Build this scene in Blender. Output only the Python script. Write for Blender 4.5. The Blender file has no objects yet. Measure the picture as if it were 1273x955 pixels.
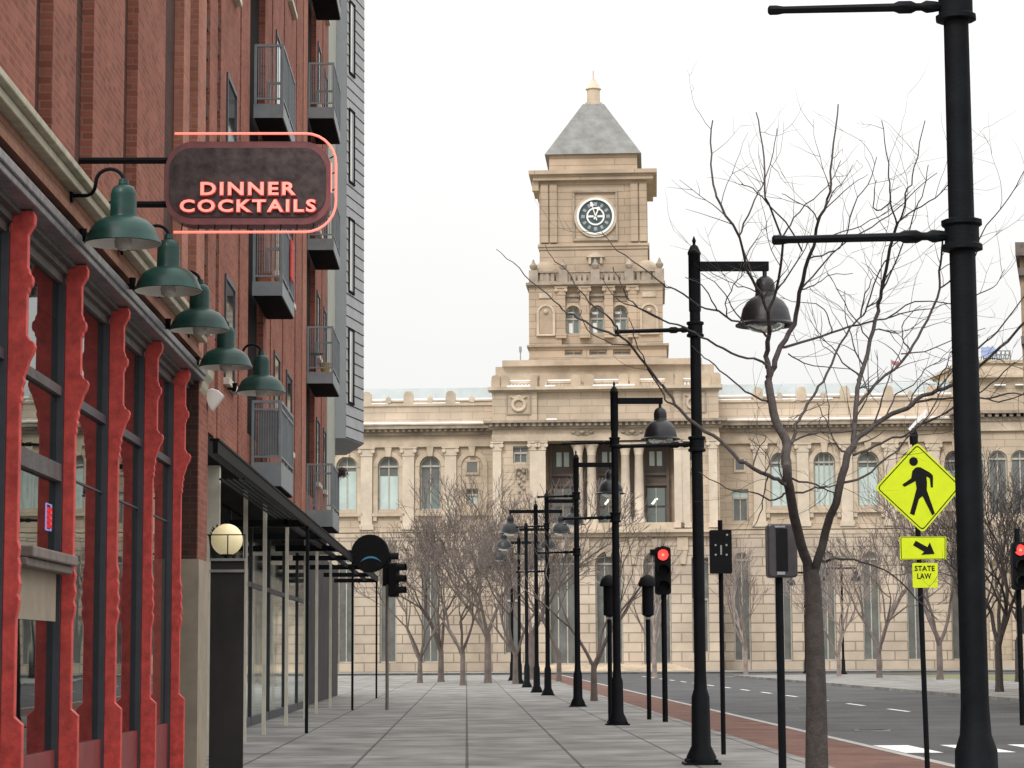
import bpy, bmesh, math, random
from mathutils import Vector, Matrix
R = math.radians
sc = bpy.context.scene
COL = sc.collection
rnd = random.Random(11)

# ------------------------------------------------------------------ camera
FPX, CX, CY = 2900.0, 636.5, 477.5
EYE = Vector((0, 0, 1.6))
def cam_rot(yaw, pitch, roll):
    return (Matrix.Rotation(-yaw, 3, 'Z') @ Matrix.Rotation(math.pi/2 + pitch, 3, 'X') @ Matrix.Rotation(roll, 3, 'Z'))
def proj(p, M):
    q = M.transposed() @ (Vector(p) - EYE)
    return CX + FPX*q.x/(-q.z), CY - FPX*q.y/(-q.z)
ROLL = R(-0.3)
yaw, pitch = R(1.12), R(6.58)
for _ in range(8):
    x, y = proj((0, 5000, 1.6), cam_rot(yaw, pitch, ROLL))
    yaw += (x-580)/FPX
    pitch -= (y-812)/FPX
CM = cam_rot(yaw, pitch, ROLL)
def ray(px, py):
    return CM @ Vector(((px-CX)/FPX, -(py-CY)/FPX, -1))
def at(px, py, Y):
    d = ray(px, py); return EYE + d*(Y/d.y)
def atx(px, py, X):
    d = ray(px, py); return EYE + d*(X/d.x)

cam = bpy.data.cameras.new('camera'); co = bpy.data.objects.new('camera', cam); COL.objects.link(co)
cam.sensor_fit = 'HORIZONTAL'; cam.sensor_width = 36; cam.lens = FPX*36/1273
cam.clip_start = .1; cam.clip_end = 5000
co.matrix_world = Matrix.Translation(EYE) @ CM.to_4x4()
sc.camera = co
sc.view_settings.view_transform = 'Standard'; sc.view_settings.look = 'None'; sc.view_settings.exposure = 0
try:
    sc.cycles.use_denoising = True
    sc.cycles.max_bounces = 6
except Exception: pass

# ------------------------------------------------------------------ world and sun
w = bpy.data.worlds.new('World'); sc.world = w; w.use_nodes = True
nt = w.node_tree; nt.nodes.clear()
N = nt.nodes.new; L = nt.links.new
out = N('ShaderNodeOutputWorld'); bg = N('ShaderNodeBackground')
sky = N('ShaderNodeTexSky'); sky.sky_type = 'NISHITA'; sky.sun_disc = False
sky.sun_elevation = R(42); sky.sun_rotation = R(200); sky.dust_density = 4; sky.air_density = 1.2
tc = N('ShaderNodeTexCoord'); sp = N('ShaderNodeSeparateXYZ'); L(tc.outputs['Generated'], sp.inputs[0])
mx = N('ShaderNodeMath'); mx.operation = 'MAXIMUM'; L(sp.outputs['Z'], mx.inputs[0]); mx.inputs[1].default_value = 0
pw = N('ShaderNodeMath'); pw.operation = 'POWER'; L(mx.outputs[0], pw.inputs[0]); pw.inputs[1].default_value = 1.5
ma = N('ShaderNodeMath'); ma.operation = 'MULTIPLY_ADD'; L(pw.outputs[0], ma.inputs[0]); ma.inputs[1].default_value = 2.0; ma.inputs[2].default_value = .92
nz = N('ShaderNodeTexNoise'); nz.inputs['Scale'].default_value = 3.0; nz.inputs['Detail'].default_value = 4; L(tc.outputs['Generated'], nz.inputs['Vector'])
mr = N('ShaderNodeMapRange'); L(nz.outputs[0], mr.inputs[0]); mr.inputs[1].default_value = .3; mr.inputs[2].default_value = .7; mr.inputs[3].default_value = .95; mr.inputs[4].default_value = 1.03
mm = N('ShaderNodeMath'); mm.operation = 'MULTIPLY'; L(ma.outputs[0], mm.inputs[0]); L(mr.outputs[0], mm.inputs[1])
cl = N('ShaderNodeVectorMath'); cl.operation = 'SCALE'; cl.inputs[0].default_value = (1.01, 1.0, .985); L(mm.outputs[0], cl.inputs['Scale'])
s2 = N('ShaderNodeVectorMath'); s2.operation = 'SCALE'; s2.inputs['Scale'].default_value = .1; L(sky.outputs[0], s2.inputs[0])
mix = N('ShaderNodeMix'); mix.data_type = 'RGBA'; mix.inputs[0].default_value = .93
L(s2.outputs[0], mix.inputs[6]); L(cl.outputs[0], mix.inputs[7])
L(mix.outputs[2], bg.inputs[0]); bg.inputs[1].default_value = 1.0; L(bg.outputs[0], out.inputs[0])
sd = bpy.data.lights.new('sun', 'SUN'); sd.energy = 1.5; sd.angle = R(14); sd.color = (1, .96, .9)
so = bpy.data.objects.new('sun', sd); COL.objects.link(so)
so.rotation_euler = Vector((-.35, -.75, .75)).to_track_quat('Z', 'Y').to_euler()

# ------------------------------------------------------------------ materials
def newmat(name):
    m = bpy.data.materials.new(name); m.use_nodes = True
    nt = m.node_tree; b = nt.nodes['Principled BSDF']; return m, nt, b
def lin(c):
    return tuple((v/255/12.92 if v/255 <= .04045 else ((v/255+.055)/1.055)**2.4) for v in c)
def mat(name, c, rough=.7, metal=0, var=.18, scale=3.0, bump=.0, bscale=40, coat=0, spec=.5, c2=None):
    """paint/stone/metal with blotchy variation of its own colour and optional fine relief"""
    m, nt, b = newmat(name)
    t = nt.nodes.new('ShaderNodeTexCoord'); n = nt.nodes.new('ShaderNodeTexNoise')
    n.inputs['Scale'].default_value = scale; n.inputs['Detail'].default_value = 7; n.inputs['Roughness'].default_value = .65
    nt.links.new(t.outputs['Object'], n.inputs['Vector'])
    r = nt.nodes.new('ShaderNodeValToRGB'); e = r.color_ramp.elements
    a = tuple(x*(1-var) for x in c); d = tuple(min(1, x*(1+var)) for x in (c2 or c))
    e[0].position = .33; e[0].color = (*a, 1); e[1].position = .68; e[1].color = (*d, 1)
    nt.links.new(n.outputs[0], r.inputs[0]); nt.links.new(r.outputs[0], b.inputs['Base Color'])
    b.inputs['Roughness'].default_value = rough; b.inputs['Metallic'].default_value = metal
    b.inputs['Coat Weight'].default_value = coat; b.inputs['Specular IOR Level'].default_value = spec
    if bump:
        n2 = nt.nodes.new('ShaderNodeTexNoise'); n2.inputs['Scale'].default_value = bscale; n2.inputs['Detail'].default_value = 5
        nt.links.new(t.outputs['Object'], n2.inputs['Vector'])
        bp = nt.nodes.new('ShaderNodeBump'); bp.inputs['Strength'].default_value = bump; bp.inputs['Distance'].default_value = .02
        nt.links.new(n2.outputs[0], bp.inputs['Height']); nt.links.new(bp.outputs[0], b.inputs['Normal'])
    return m
def emis(name, c, s):
    m, nt, b = newmat(name)
    b.inputs['Base Color'].default_value = (*c, 1); b.inputs['Emission Color'].default_value = (*c, 1); b.inputs['Emission Strength'].default_value = s
    return m
def masonry(name, c1, c2, mortar, bw, bh, ms=.01, rough=.85, var=.25, nscale=.6, bump=.4, offset=.5, streak=0.0, dist=.01):
    """courses of brick or ashlar on (x+y, z) of the object"""
    m, nt, b = newmat(name); N = nt.nodes.new; L = nt.links.new
    t = N('ShaderNodeTexCoord'); s = N('ShaderNodeSeparateXYZ'); L(t.outputs['Object'], s.inputs[0])
    a = N('ShaderNodeMath'); a.operation = 'ADD'; L(s.outputs[0], a.inputs[0]); L(s.outputs[1], a.inputs[1])
    c = N('ShaderNodeCombineXYZ'); L(a.outputs[0], c.inputs[0]); L(s.outputs[2], c.inputs[1])
    br = N('ShaderNodeTexBrick'); L(c.outputs[0], br.inputs['Vector'])
    br.inputs['Scale'].default_value = 1; br.inputs['Brick Width'].default_value = bw; br.inputs['Row Height'].default_value = bh
    br.inputs['Mortar Size'].default_value = ms; br.inputs['Mortar Smooth'].default_value = .3; br.offset = offset
    br.inputs['Color1'].default_value = (*c1, 1); br.inputs['Color2'].default_value = (*c2, 1); br.inputs['Mortar'].default_value = (*mortar, 1)
    n = N('ShaderNodeTexNoise'); n.inputs['Scale'].default_value = nscale; n.inputs['Detail'].default_value = 8; n.inputs['Roughness'].default_value = .6
    mp = N('ShaderNodeMapping'); mp.inputs['Scale'].default_value = (1, 1, 1-streak*.8); L(t.outputs['Object'], mp.inputs[0]); L(mp.outputs[0], n.inputs['Vector'])
    r = N('ShaderNodeMapRange'); L(n.outputs[0], r.inputs[0]); r.inputs[1].default_value = .3; r.inputs[2].default_value = .7
    r.inputs[3].default_value = 1-var; r.inputs[4].default_value = 1+var*.5
    v = N('ShaderNodeVectorMath'); v.operation = 'SCALE'; L(br.outputs['Color'], v.inputs[0]); L(r.outputs[0], v.inputs['Scale'])
    L(v.outputs[0], b.inputs['Base Color']); b.inputs['Roughness'].default_value = rough; b.inputs['Specular IOR Level'].default_value = .12
    bp = N('ShaderNodeBump'); bp.inputs['Strength'].default_value = bump; bp.inputs['Distance'].default_value = dist; bp.invert = True
    L(br.outputs['Fac'], bp.inputs['Height']); L(bp.outputs[0], b.inputs['Normal'])
    return m
def glass(name, tint=(.02, .025, .028), through=.35, rough=.02, ior=1.6):
    """window glass: a real reflection over a dark, partly see-through body"""
    m = bpy.data.materials.new(name); m.use_nodes = True; nt = m.node_tree; nt.nodes.clear(); N = nt.nodes.new; L = nt.links.new
    o = N('ShaderNodeOutputMaterial'); f = N('ShaderNodeFresnel'); f.inputs[0].default_value = ior
    g = N('ShaderNodeBsdfGlossy'); g.inputs['Roughness'].default_value = rough; g.inputs['Color'].default_value = (.9, .95, .93, 1)
    d = N('ShaderNodeBsdfDiffuse'); d.inputs[0].default_value = (*tint, 1); t = N('ShaderNodeBsdfTransparent'); t.inputs[0].default_value = (.7, .75, .74, 1)
    m1 = N('ShaderNodeMixShader'); m1.inputs[0].default_value = through; L(d.outputs[0], m1.inputs[1]); L(t.outputs[0], m1.inputs[2])
    nz = N('ShaderNodeTexNoise'); nz.inputs['Scale'].default_value = .8; tcn = N('ShaderNodeTexCoord'); L(tcn.outputs['Object'], nz.inputs['Vector'])
    bp = N('ShaderNodeBump'); bp.inputs['Strength'].default_value = .04; bp.inputs['Distance'].default_value = .05; L(nz.outputs[0], bp.inputs['Height']); L(bp.outputs[0], g.inputs['Normal'])
    m2 = N('ShaderNodeMixShader'); L(f.outputs[0], m2.inputs[0]); L(m1.outputs[0], m2.inputs[1]); L(g.outputs[0], m2.inputs[2]); L(m2.outputs[0], o.inputs[0])
    return m
M = {}
ST1, ST2, MO = (.50, .41, .315), (.57, .465, .36), (.39, .315, .24)
M['stone'] = masonry('limestone_ashlar', ST1, ST2, MO, 1.9, .62, .03, var=.22, nscale=.35, bump=.5, streak=.4, dist=.03)
M['rust'] = masonry('rusticated_limestone', (.49, .41, .335), (.57, .48, .39), (.31, .26, .21), 2.2, .8, .055, var=.25, nscale=.3, bump=.7, dist=.05)
M['tower'] = masonry('tower_limestone', (.445, .35, .262), (.495, .39, .292), (.31, .242, .18), 9, .66, .035, var=.26, nscale=.3, bump=.5, dist=.03)
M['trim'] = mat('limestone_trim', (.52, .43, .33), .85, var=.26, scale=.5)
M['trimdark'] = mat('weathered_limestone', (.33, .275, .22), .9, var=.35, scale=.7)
M['column'] = mat('pale_column_stone', (.60, .51, .41), .8, var=.15, scale=.6)
M['brownstone'] = mat('stained_limestone', (.43, .345, .255), .9, var=.25, scale=.4)
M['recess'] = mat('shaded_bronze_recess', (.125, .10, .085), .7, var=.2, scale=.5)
M['snow'] = mat('snow', (.88, .89, .92), .6, var=.05, scale=2, bump=.3, bscale=4)
M['roofmetal'] = mat('pale_green_roof_metal', (.40, .445, .45), .6, var=.12, scale=.5)
M['winglass'] = glass('courthouse_glass', (.16, .20, .195), .0, .08)
M['winblind'] = mat('pale_blind_glass', (.50, .60, .58), .35, var=.12, scale=.7)
M['windark'] = mat('dark_upper_glass', (.14, .145, .14), .25, var=.3, scale=.6)
M['winframe'] = mat('grey_window_frame', (.42, .40, .35), .6)
M['black'] = mat('black_pole_paint', (.005, .006, .008), .6, var=.35, scale=6, bump=.12, bscale=60, spec=.12)
M['bell'] = mat('dark_bell_metal', (.014, .014, .017), .42, .2, var=.4, scale=5, bump=.15, bscale=20)
M['lens'] = glass('lamp_lens', (.30, .29, .28), .45, .15)
M['red'] = mat('red_cast_iron_paint', (.54, .07, .06), .55, var=.3, scale=11, spec=.3, bump=.12, bscale=35)
M['reddark'] = mat('dull_red_paint', (.19, .03, .03), .6, var=.2, scale=4)
M['frame'] = mat('charcoal_window_frame', (.042, .046, .058), .5, var=.2, scale=5)
M['greytrim'] = mat('weathered_grey_trim', (.085, .075, .072), .6, var=.35, scale=6, bump=.3)
M['fasciagrey'] = mat('grey_metal_fascia', (.13, .13, .14), .4, var=.3, scale=8, c2=(.17, .17, .18))
M['sillstone'] = mat('grey_sill', (.16, .13, .115), .7, var=.25, scale=7)
M['tan'] = mat('tan_panel', (.30, .25, .19), .8, var=.15)
M['glass'] = glass('storefront_glass', (.012, .013, .015), .55, .012, 1.6)
M['darkglass'] = glass('dark_window_glass', (.055, .05, .046), .1, .05, 1.45)
M['shopglass'] = glass('dim_shop_glass', (.12, .105, .092), .15, .05, 1.45)
M['inside'] = mat('dark_interior', (.03, .027, .026), .9, var=.4, scale=.8)
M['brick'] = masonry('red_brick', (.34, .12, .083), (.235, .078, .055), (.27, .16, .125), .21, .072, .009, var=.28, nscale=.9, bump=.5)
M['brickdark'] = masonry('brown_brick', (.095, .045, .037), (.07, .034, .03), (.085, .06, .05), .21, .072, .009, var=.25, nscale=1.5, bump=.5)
M['brickpink'] = masonry('pink_brick', (.42, .175, .12), (.34, .13, .09), (.34, .21, .165), .21, .072, .009, var=.2, nscale=1.2, bump=.5)
M['bricktan'] = masonry('tan_cornice_brick', (.29, .15, .10), (.24, .12, .08), (.17, .09, .07), .21, .072, .008, var=.25, nscale=2, bump=.5)
M['cream'] = mat('cream_painted_column', (.55, .51, .42), .7, var=.12)
M['creamtrim'] = mat('olive_cream_trim', (.40, .37, .28), .7, var=.2, scale=6)
M['siding'] = mat('grey_lap_siding', (.36, .37, .385), .65, var=.1, scale=2)
M['sidinglight'] = mat('pale_grey_panel', (.36, .38, .40), .6, var=.08, scale=1)
M['greengrey'] = mat('green_grey_panel', (.33, .34, .29), .7, var=.12, scale=1.5)
M['balcony'] = mat('grey_balcony_steel', (.20, .22, .235), .55, var=.15, scale=3)
M['balpanel'] = mat('grey_balcony_mesh', (.14, .14, .15), .6, var=.25, scale=4)
M['under'] = mat('dark_balcony_underside', (.016, .013, .013), .9, spec=.05)  # near-black; shade on balcony doors and under lap boards is put into it
M['green'] = mat('green_enamel', (.005, .036, .029), .42, var=.35, scale=7, coat=.05, spec=.28, bump=.06, bscale=25)
M['enamelwhite'] = mat('white_enamel_inside', (.68, .67, .64), .35, var=.12, scale=8)
M['bulb'] = glass('frosted_bulb', (.55, .52, .48), .3, .2)
M['signface'] = mat('dark_sign_face', (.036, .025, .026), .6, var=.5, scale=9, spec=.3, c2=(.055, .04, .04))
M['signrim'] = mat('maroon_sign_rim', (.16, .045, .05), .5, var=.3, scale=6)
M['neon'] = emis('pink_neon_tube', (1.0, .20, .155), 1.1)
M['neoncore'] = emis('pale_neon_letter_tube', (1.0, .26, .21), .95)
M['neonred'] = mat('unlit_red_letter_face', (.55, .07, .065), .5, var=.25, scale=20)
M['globe'] = mat('cream_globe_glass', (.85, .74, .44), .35, var=.05, scale=4)
M['globe'].node_tree.nodes['Principled BSDF'].inputs['Emission Color'].default_value = (1, .83, .47, 1); M['globe'].node_tree.nodes['Principled BSDF'].inputs['Emission Strength'].default_value = .28
M['white'] = mat('white_paint', (.72, .72, .68), .5, var=.1)
M['yellow'] = mat('fluorescent_yellow_green', (.66, .80, .012), .5, var=.07, spec=.3, scale=5)
M['signblack'] = mat('black_sign_print', (.008, .008, .009), .7, spec=.15)
M['steel'] = mat('galvanised_steel', (.35, .36, .37), .4, .6)
M['redlight'] = emis('lit_red_signal', (1.0, .035, .03), 3.0)
M['redcore'] = emis('lit_red_core', (1.0, .14, .08), 3.2)
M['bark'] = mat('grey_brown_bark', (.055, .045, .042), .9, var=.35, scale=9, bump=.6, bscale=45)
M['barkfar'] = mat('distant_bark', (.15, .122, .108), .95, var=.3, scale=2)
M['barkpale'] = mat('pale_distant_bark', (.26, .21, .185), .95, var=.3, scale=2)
M['asphalt'] = mat('asphalt', (.05, .05, .052), .85, var=.5, scale=.35, bump=.5, bscale=60)
M['paving'] = masonry('concrete_paving', (.27, .26, .245), (.21, .205, .195), (.10, .10, .095), 1.5, 1.5, .025, var=.5, nscale=.8, offset=0)
M['kerb'] = mat('concrete_kerb', (.33, .32, .30), .85, var=.2)
M['lawn'] = mat('winter_lawn', (.13, .125, .06), .95, var=.3, scale=.6, bump=.7, bscale=30)
M['line'] = mat('road_paint', (.72, .72, .68), .7, var=.1)
M['farbeige'] = mat('far_beige_wall', (.58, .47, .34), .9, var=.12, scale=.2)
M['blue'] = mat('faded_blue_board', (.30, .38, .62), .6)
M['redcloth'] = mat('red_cloth', (.62, .06, .05), .8)
M['twig'] = mat('dried_wreath', (.06, .035, .025), .9)
M['bluearc'] = mat('blue_arc_paint', (.06, .26, .42), .5)
M['clockdark'] = mat('green_black_clock_glass', (.045, .075, .08), .3, var=.25, scale=1)
M['clockwhite'] = mat('white_clock_rim', (.85, .86, .84), .4, var=.05)
# paving lies flat: its courses must run on x and y
def flat_courses(m):
    nt = m.node_tree; br = [n for n in nt.nodes if n.type == 'TEX_BRICK'][0]; t = [n for n in nt.nodes if n.type == 'TEX_COORD'][0]
    nt.links.new(t.outputs['Object'], br.inputs['Vector'])
M['paverstrip'] = masonry('brick_pavers', (.20, .10, .075), (.15, .075, .06), (.10, .085, .075), .22, .11, .01, var=.4, nscale=.9)
flat_courses(M['paving']); flat_courses(M['paverstrip'])

# ------------------------------------------------------------------ mesh builder
class MB:
    def __init__(s): s.v = []; s.f = []; s.sm = []
    def add(s, vs, fs, smooth=False):
        o = len(s.v); s.v += [tuple(p) for p in vs]; s.f += [tuple(i+o for i in f) for f in fs]; s.sm += [smooth]*len(fs); return s
    def box(s, x0, x1, y0, y1, z0, z1):
        return s.add([(x0,y0,z0),(x1,y0,z0),(x1,y1,z0),(x0,y1,z0),(x0,y0,z1),(x1,y0,z1),(x1,y1,z1),(x0,y1,z1)],
                     [(0,3,2,1),(4,5,6,7),(0,1,5,4),(1,2,6,5),(2,3,7,6),(3,0,4,7)])
    def prism(s, poly, axis, a, b, smooth=False):
        """poly in the two other axes, extruded along axis from a to b"""
        def pt(p, t): return {'x': (t, p[0], p[1]), 'y': (p[0], t, p[1]), 'z': (p[0], p[1], t)}[axis]
        n = len(poly); vs = [pt(p, a) for p in poly] + [pt(p, b) for p in poly]
        s.add(vs, [tuple(range(n)), tuple(range(2*n-1, n-1, -1))])
        o = len(s.v)-2*n
        for i in range(n):
            j = (i+1) % n; s.f.append((o+i, o+n+i, o+n+j, o+j)); s.sm.append(smooth)
        return s
    def lathe(s, prof, c, n=20, axis='z', smooth=True, cap=True):
        """prof: (radius, height) list"""
        vs = []; fs = []; cx, cy, cz = c
        for (r, h) in prof:
            for k in range(n):
                a = 2*math.pi*k/n; u, v2 = r*math.cos(a), r*math.sin(a)
                vs.append((cx+u, cy+v2, cz+h) if axis == 'z' else ((cx+u, cy+h, cz+v2) if axis == 'y' else (cx+h, cy+u, cz+v2)))
        for i in range(len(prof)-1):
            for k in range(n):
                k2 = (k+1) % n; fs.append((i*n+k, i*n+k2, (i+1)*n+k2, (i+1)*n+k))
        s.add(vs, fs, smooth)
        if cap:
            o = len(s.v)-len(vs)
            if prof[0][0] > 1e-4: s.f.append(tuple(o+k for k in range(n))[::-1]); s.sm.append(False)
            if prof[-1][0] > 1e-4: s.f.append(tuple(o+(len(prof)-1)*n+k for k in range(n))); s.sm.append(False)
        return s
    def tube(s, pts, rad, n=8, smooth=True):
        pts = [Vector(p) for p in pts]
        if not isinstance(rad, (list, tuple)): rad = [rad]*len(pts)
        o = len(s.v); ref = None
        for i, p in enumerate(pts):
            d = (pts[min(i+1, len(pts)-1)] - pts[max(i-1, 0)]).normalized()
            if ref is None:
                ref = d.orthogonal().normalized()
            else:
                ref = (ref - d*ref.dot(d)); ref = ref.normalized() if ref.length > 1e-6 else d.orthogonal().normalized()
            b = d.cross(ref)
            for k in range(n):
                a = 2*math.pi*k/n; s.v.append(tuple(p + (ref*math.cos(a) + b*math.sin(a))*rad[i]))
        for i in range(len(pts)-1):
            for k in range(n):
                k2 = (k+1) % n; s.f.append((o+i*n+k, o+i*n+k2, o+(i+1)*n+k2, o+(i+1)*n+k)); s.sm.append(smooth)
        s.f.append(tuple(o+k for k in range(n))[::-1]); s.sm.append(False)
        s.f.append(tuple(o+(len(pts)-1)*n+k for k in range(n))); s.sm.append(False)
        return s
    def sphere(s, c, r, n=14, sz=1.0):
        prof = [(max(1e-5, r*math.sin(math.pi*i/n)), -r*sz*math.cos(math.pi*i/n)) for i in range(n+1)]
        return s.lathe(prof, c, n*2, cap=False)
    def build(s, name, m, parent=None, bevel=0, org=None, sharp=40):
        me = bpy.data.meshes.new(name)
        off = Vector(org) if org is not None else (Vector(parent['_org']) if parent is not None and '_org' in parent else Vector((0,0,0)))
        me.from_pydata([tuple(Vector(p)-off) for p in s.v], [], s.f)
        me.polygons.foreach_set('use_smooth', s.sm)
        bm = bmesh.new(); bm.from_mesh(me)
        if s.fixn: bmesh.ops.recalc_face_normals(bm, faces=bm.faces)
        bm.to_mesh(me); bm.free()
        if any(s.sm): me.set_sharp_from_angle(angle=R(sharp))
        me.materials.append(M[m] if isinstance(m, str) else m)
        o = bpy.data.objects.new(name, me); COL.objects.link(o)
        if parent is not None:
            o.parent = parent; o['_org'] = list(off)
        elif org is not None:
            o.location = off; o['_org'] = list(off)
        else: o['_org'] = [0, 0, 0]
        if bevel:
            b = o.modifiers.new('bevel', 'BEVEL'); b.width = bevel; b.segments = 2; b.limit_method = 'ANGLE'
        return o
    fixn = True
def tag(o, label=None, cat=None, group=None, kind=None):
    if label: o['label'] = label
    if cat: o['category'] = cat
    if group: o['group'] = group
    if kind: o['kind'] = kind
    return o
def thing(name, label, cat, org, group=None):
    o = bpy.data.objects.new(name, None); COL.objects.link(o); o.location = org; o['_org'] = list(org)
    o.empty_display_size = .2
    return tag(o, label, cat, group)
def copy_tree(o, parent=None):
    c = o.copy(); COL.objects.link(c); c.parent = parent
    for ch in [x for x in o.children]: copy_tree(ch, c)
    return c
def text_mb(txt, cx, cz, w, h, y, depth=.01, bold=0.0, spacing=1.0):
    """lettering facing -Y, fitted to w by h metres about (cx, cz)"""
    cu = bpy.data.curves.new('lettering', 'FONT'); cu.body = txt; cu.size = 1; cu.offset = bold; cu.space_character = spacing
    cu.align_x = 'CENTER'; cu.resolution_u = 3
    ob = bpy.data.objects.new('lettering', cu); COL.objects.link(ob)
    dg = bpy.context.evaluated_depsgraph_get(); dg.update()
    me = bpy.data.meshes.new_from_object(ob.evaluated_get(dg))
    xs = [v.co.x for v in me.vertices]; ys = [v.co.y for v in me.vertices]
    sx = w/(max(xs)-min(xs)); sy = h/(max(ys)-min(ys)); mx_, my_ = (max(xs)+min(xs))/2, (max(ys)+min(ys))/2
    bm = bmesh.new(); bm.from_mesh(me)
    ext = bmesh.ops.extrude_face_region(bm, geom=list(bm.faces))
    for g in ext['geom']:
        if isinstance(g, bmesh.types.BMVert): g.co.z += 1
    vs = [(cx+(v.co.x-mx_)*sx, y-(v.co.z)*depth, cz+(v.co.y-my_)*sy) for v in bm.verts]
    bm.verts.index_update(); fs = [tuple(v.index for v in f.verts) for f in bm.faces]
    bm.free(); bpy.data.objects.remove(ob); bpy.data.meshes.remove(me); bpy.data.curves.remove(cu)
    mb = MB(); mb.add(vs, fs); return mb

# ------------------------------------------------------------------ ground
def struct(name, mb, m): o = mb.build(name, m); o['kind'] = 'structure'; return o
struct('ground', MB().add([(-400,-30,-.02),(400,-30,-.02),(400,1500,-.02),(-400,1500,-.02)], [(0,1,2,3)]), 'lawn')
struct('pavement', MB().box(-16, 4.7, -5, 158, -.2, .12), 'paving')
struct('brick_paving_strip', MB().box(4.7, 6.2, -5, 158, -.2, .118), 'paverstrip')
struct('kerb', MB().box(6.2, 6.36, -5, 158, -.2, .124).box(-16, 6.36, 158, 158.16, -.2, .124), 'kerb')
struct('road', MB().add([(6.36,-5,0),(17,-5,0),(17,160,0),(6.36,160,0)], [(0,1,2,3)])
       .add([(17,41.16,0),(70,41.16,0),(70,57.84,0),(17,57.84,0)], [(0,1,2,3)]).add([(-90,160,0),(110,160,0),(110,174,0),(-90,174,0)], [(0,1,2,3)]), 'asphalt')
struct('far_pavement', MB().box(17, 26, -5, 41, -.2, .12).box(17, 26, 58, 150, -.2, .12).box(-60, 90, 174, 186, -.2, .13), 'paving')
mk = MB()
for k in range(9): mk.add([(6.9+k*1.15, 37, .005),(7.5+k*1.15, 37, .005),(7.5+k*1.15, 40, .005),(6.9+k*1.15, 40, .005)], [(0,1,2,3)])
for k in range(14):
    y0 = 62+k*7; mk.add([(11.6, y0, .005),(11.75, y0, .005),(11.75, y0+3, .005),(11.6, y0+3, .005)], [(0,1,2,3)])
for k in range(0): mk.add([(-2+k*1.1, 42, .005),(-1.5+k*1.1, 42, .005),(-1.5+k*1.1, 44.6, .005),(-2+k*1.1, 44.6, .005)], [(0,1,2,3)])
struct('road_markings', mk, 'line')

for (x_, y_) in ((8.2, 47.5), (9.6, 66.0)):
    t = thing('manhole_cover', 'round iron cover in the road nearer the zebra crossing' if x_ < 9 else 'round iron cover in the road towards the courthouse', 'manhole cover', (x_, y_, 0))
    MB().lathe([(.36, 0), (.36, .012), (.33, .014), (.33, .006)], (x_, y_, 0), 28).build('rim', 'steel', t)
    q = MB().lathe([(.32, 0), (.32, .008)], (x_, y_, 0), 28)
    for k in range(5): q.box(x_-.24, x_+.24, y_-.2+.1*k-.015, y_-.2+.1*k+.015, .008, .013)
    q.build('lid', 'black', t)
# ------------------------------------------------------------------ courthouse
CA = R(4.6)                                   # the facade is turned a little, right end nearer
CO = at(752, 812, 200.0); CO.z = 0
CR = Matrix.Rotation(-CA, 3, 'Z')
def F(px, py, v=0.0):
    """pixel -> (u, z) on the facade plane that stands v metres forward of the wing wall"""
    d = CR.transposed() @ ray(px, py); e = CR.transposed() @ (EYE - CO)
    t = (-v - e.y)/d.y; p = e + d*t
    return p.x, p.z
ch = thing('courthouse', 'long limestone courthouse with square clock tower closing the end of the street', 'courthouse', (0,0,0))
ch.location = CO; ch.rotation_euler = (0, 0, -CA)
def part(name, mb, m, parent=ch, **k): return mb.build(name, m, parent, org=(0,0,0), **k)

def wall_bay(mb, u0, u1, z0, z1, y, ops, dep=.5):
    """one storey-high strip of wall from u0 to u1 with openings (c, hw, zb, zt, arch) left as real holes"""
    ops = sorted(ops); x = u0
    for (c, hw, zb, zt, arch) in ops:
        mb.add([(x,y,z0),(c-hw,y,z0),(c-hw,y,z1),(x,y,z1)], [(0,1,2,3)])
        mb.add([(c-hw,y,z0),(c+hw,y,z0),(c+hw,y,zb),(c-hw,y,zb)], [(0,1,2,3)])
        if arch:
            zs = zt-hw; n = 14
            arc = [(c-hw*math.cos(math.pi*i/n), zs+hw*math.sin(math.pi*i/n)) for i in range(n+1)]
        else: arc = [(c-hw, zt), (c+hw, zt)]
        for (a, b) in zip(arc[:-1], arc[1:]):
            mb.add([(a[0],y,a[1]),(b[0],y,b[1]),(b[0],y,z1),(a[0],y,z1)], [(0,1,2,3)])
        loop = [(c-hw, zb)] + arc + [(c+hw, zb)]
        for i in range(len(loop)):
            a, b = loop[i], loop[(i+1) % len(loop)]
            mb.add([(a[0],y,a[1]),(b[0],y,b[1]),(b[0],y+dep,b[1]),(a[0],y+dep,a[1])], [(0,1,2,3)])
        x = c+hw
    mb.add([(x,y,z0),(u1,y,z0),(u1,y,z1),(x,y,z1)], [(0,1,2,3)])
def arch_poly(c, hw, zb, zt, n=14, arch=True):
    if not arch: return [(c-hw, zb), (c-hw, zt), (c+hw, zt), (c+hw, zb)]
    zs = zt-hw
    return [(c-hw, zb)] + [(c-hw*math.cos(math.pi*i/n), zs+hw*math.sin(math.pi*i/n)) for i in range(n+1)] + [(c+hw, zb)]
def archivolt(mb, c, r0, r1, zs, y0, y1, n=16):
    for i in range(n):
        a, b = math.pi*i/n, math.pi*(i+1)/n
        q = [(c-r0*math.cos(a), zs+r0*math.sin(a)), (c-r1*math.cos(a), zs+r1*math.sin(a)), (c-r1*math.cos(b), zs+r1*math.sin(b)), (c-r0*math.cos(b), zs+r0*math.sin(b))]
        mb.prism(q, 'y', y0, y1)
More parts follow.
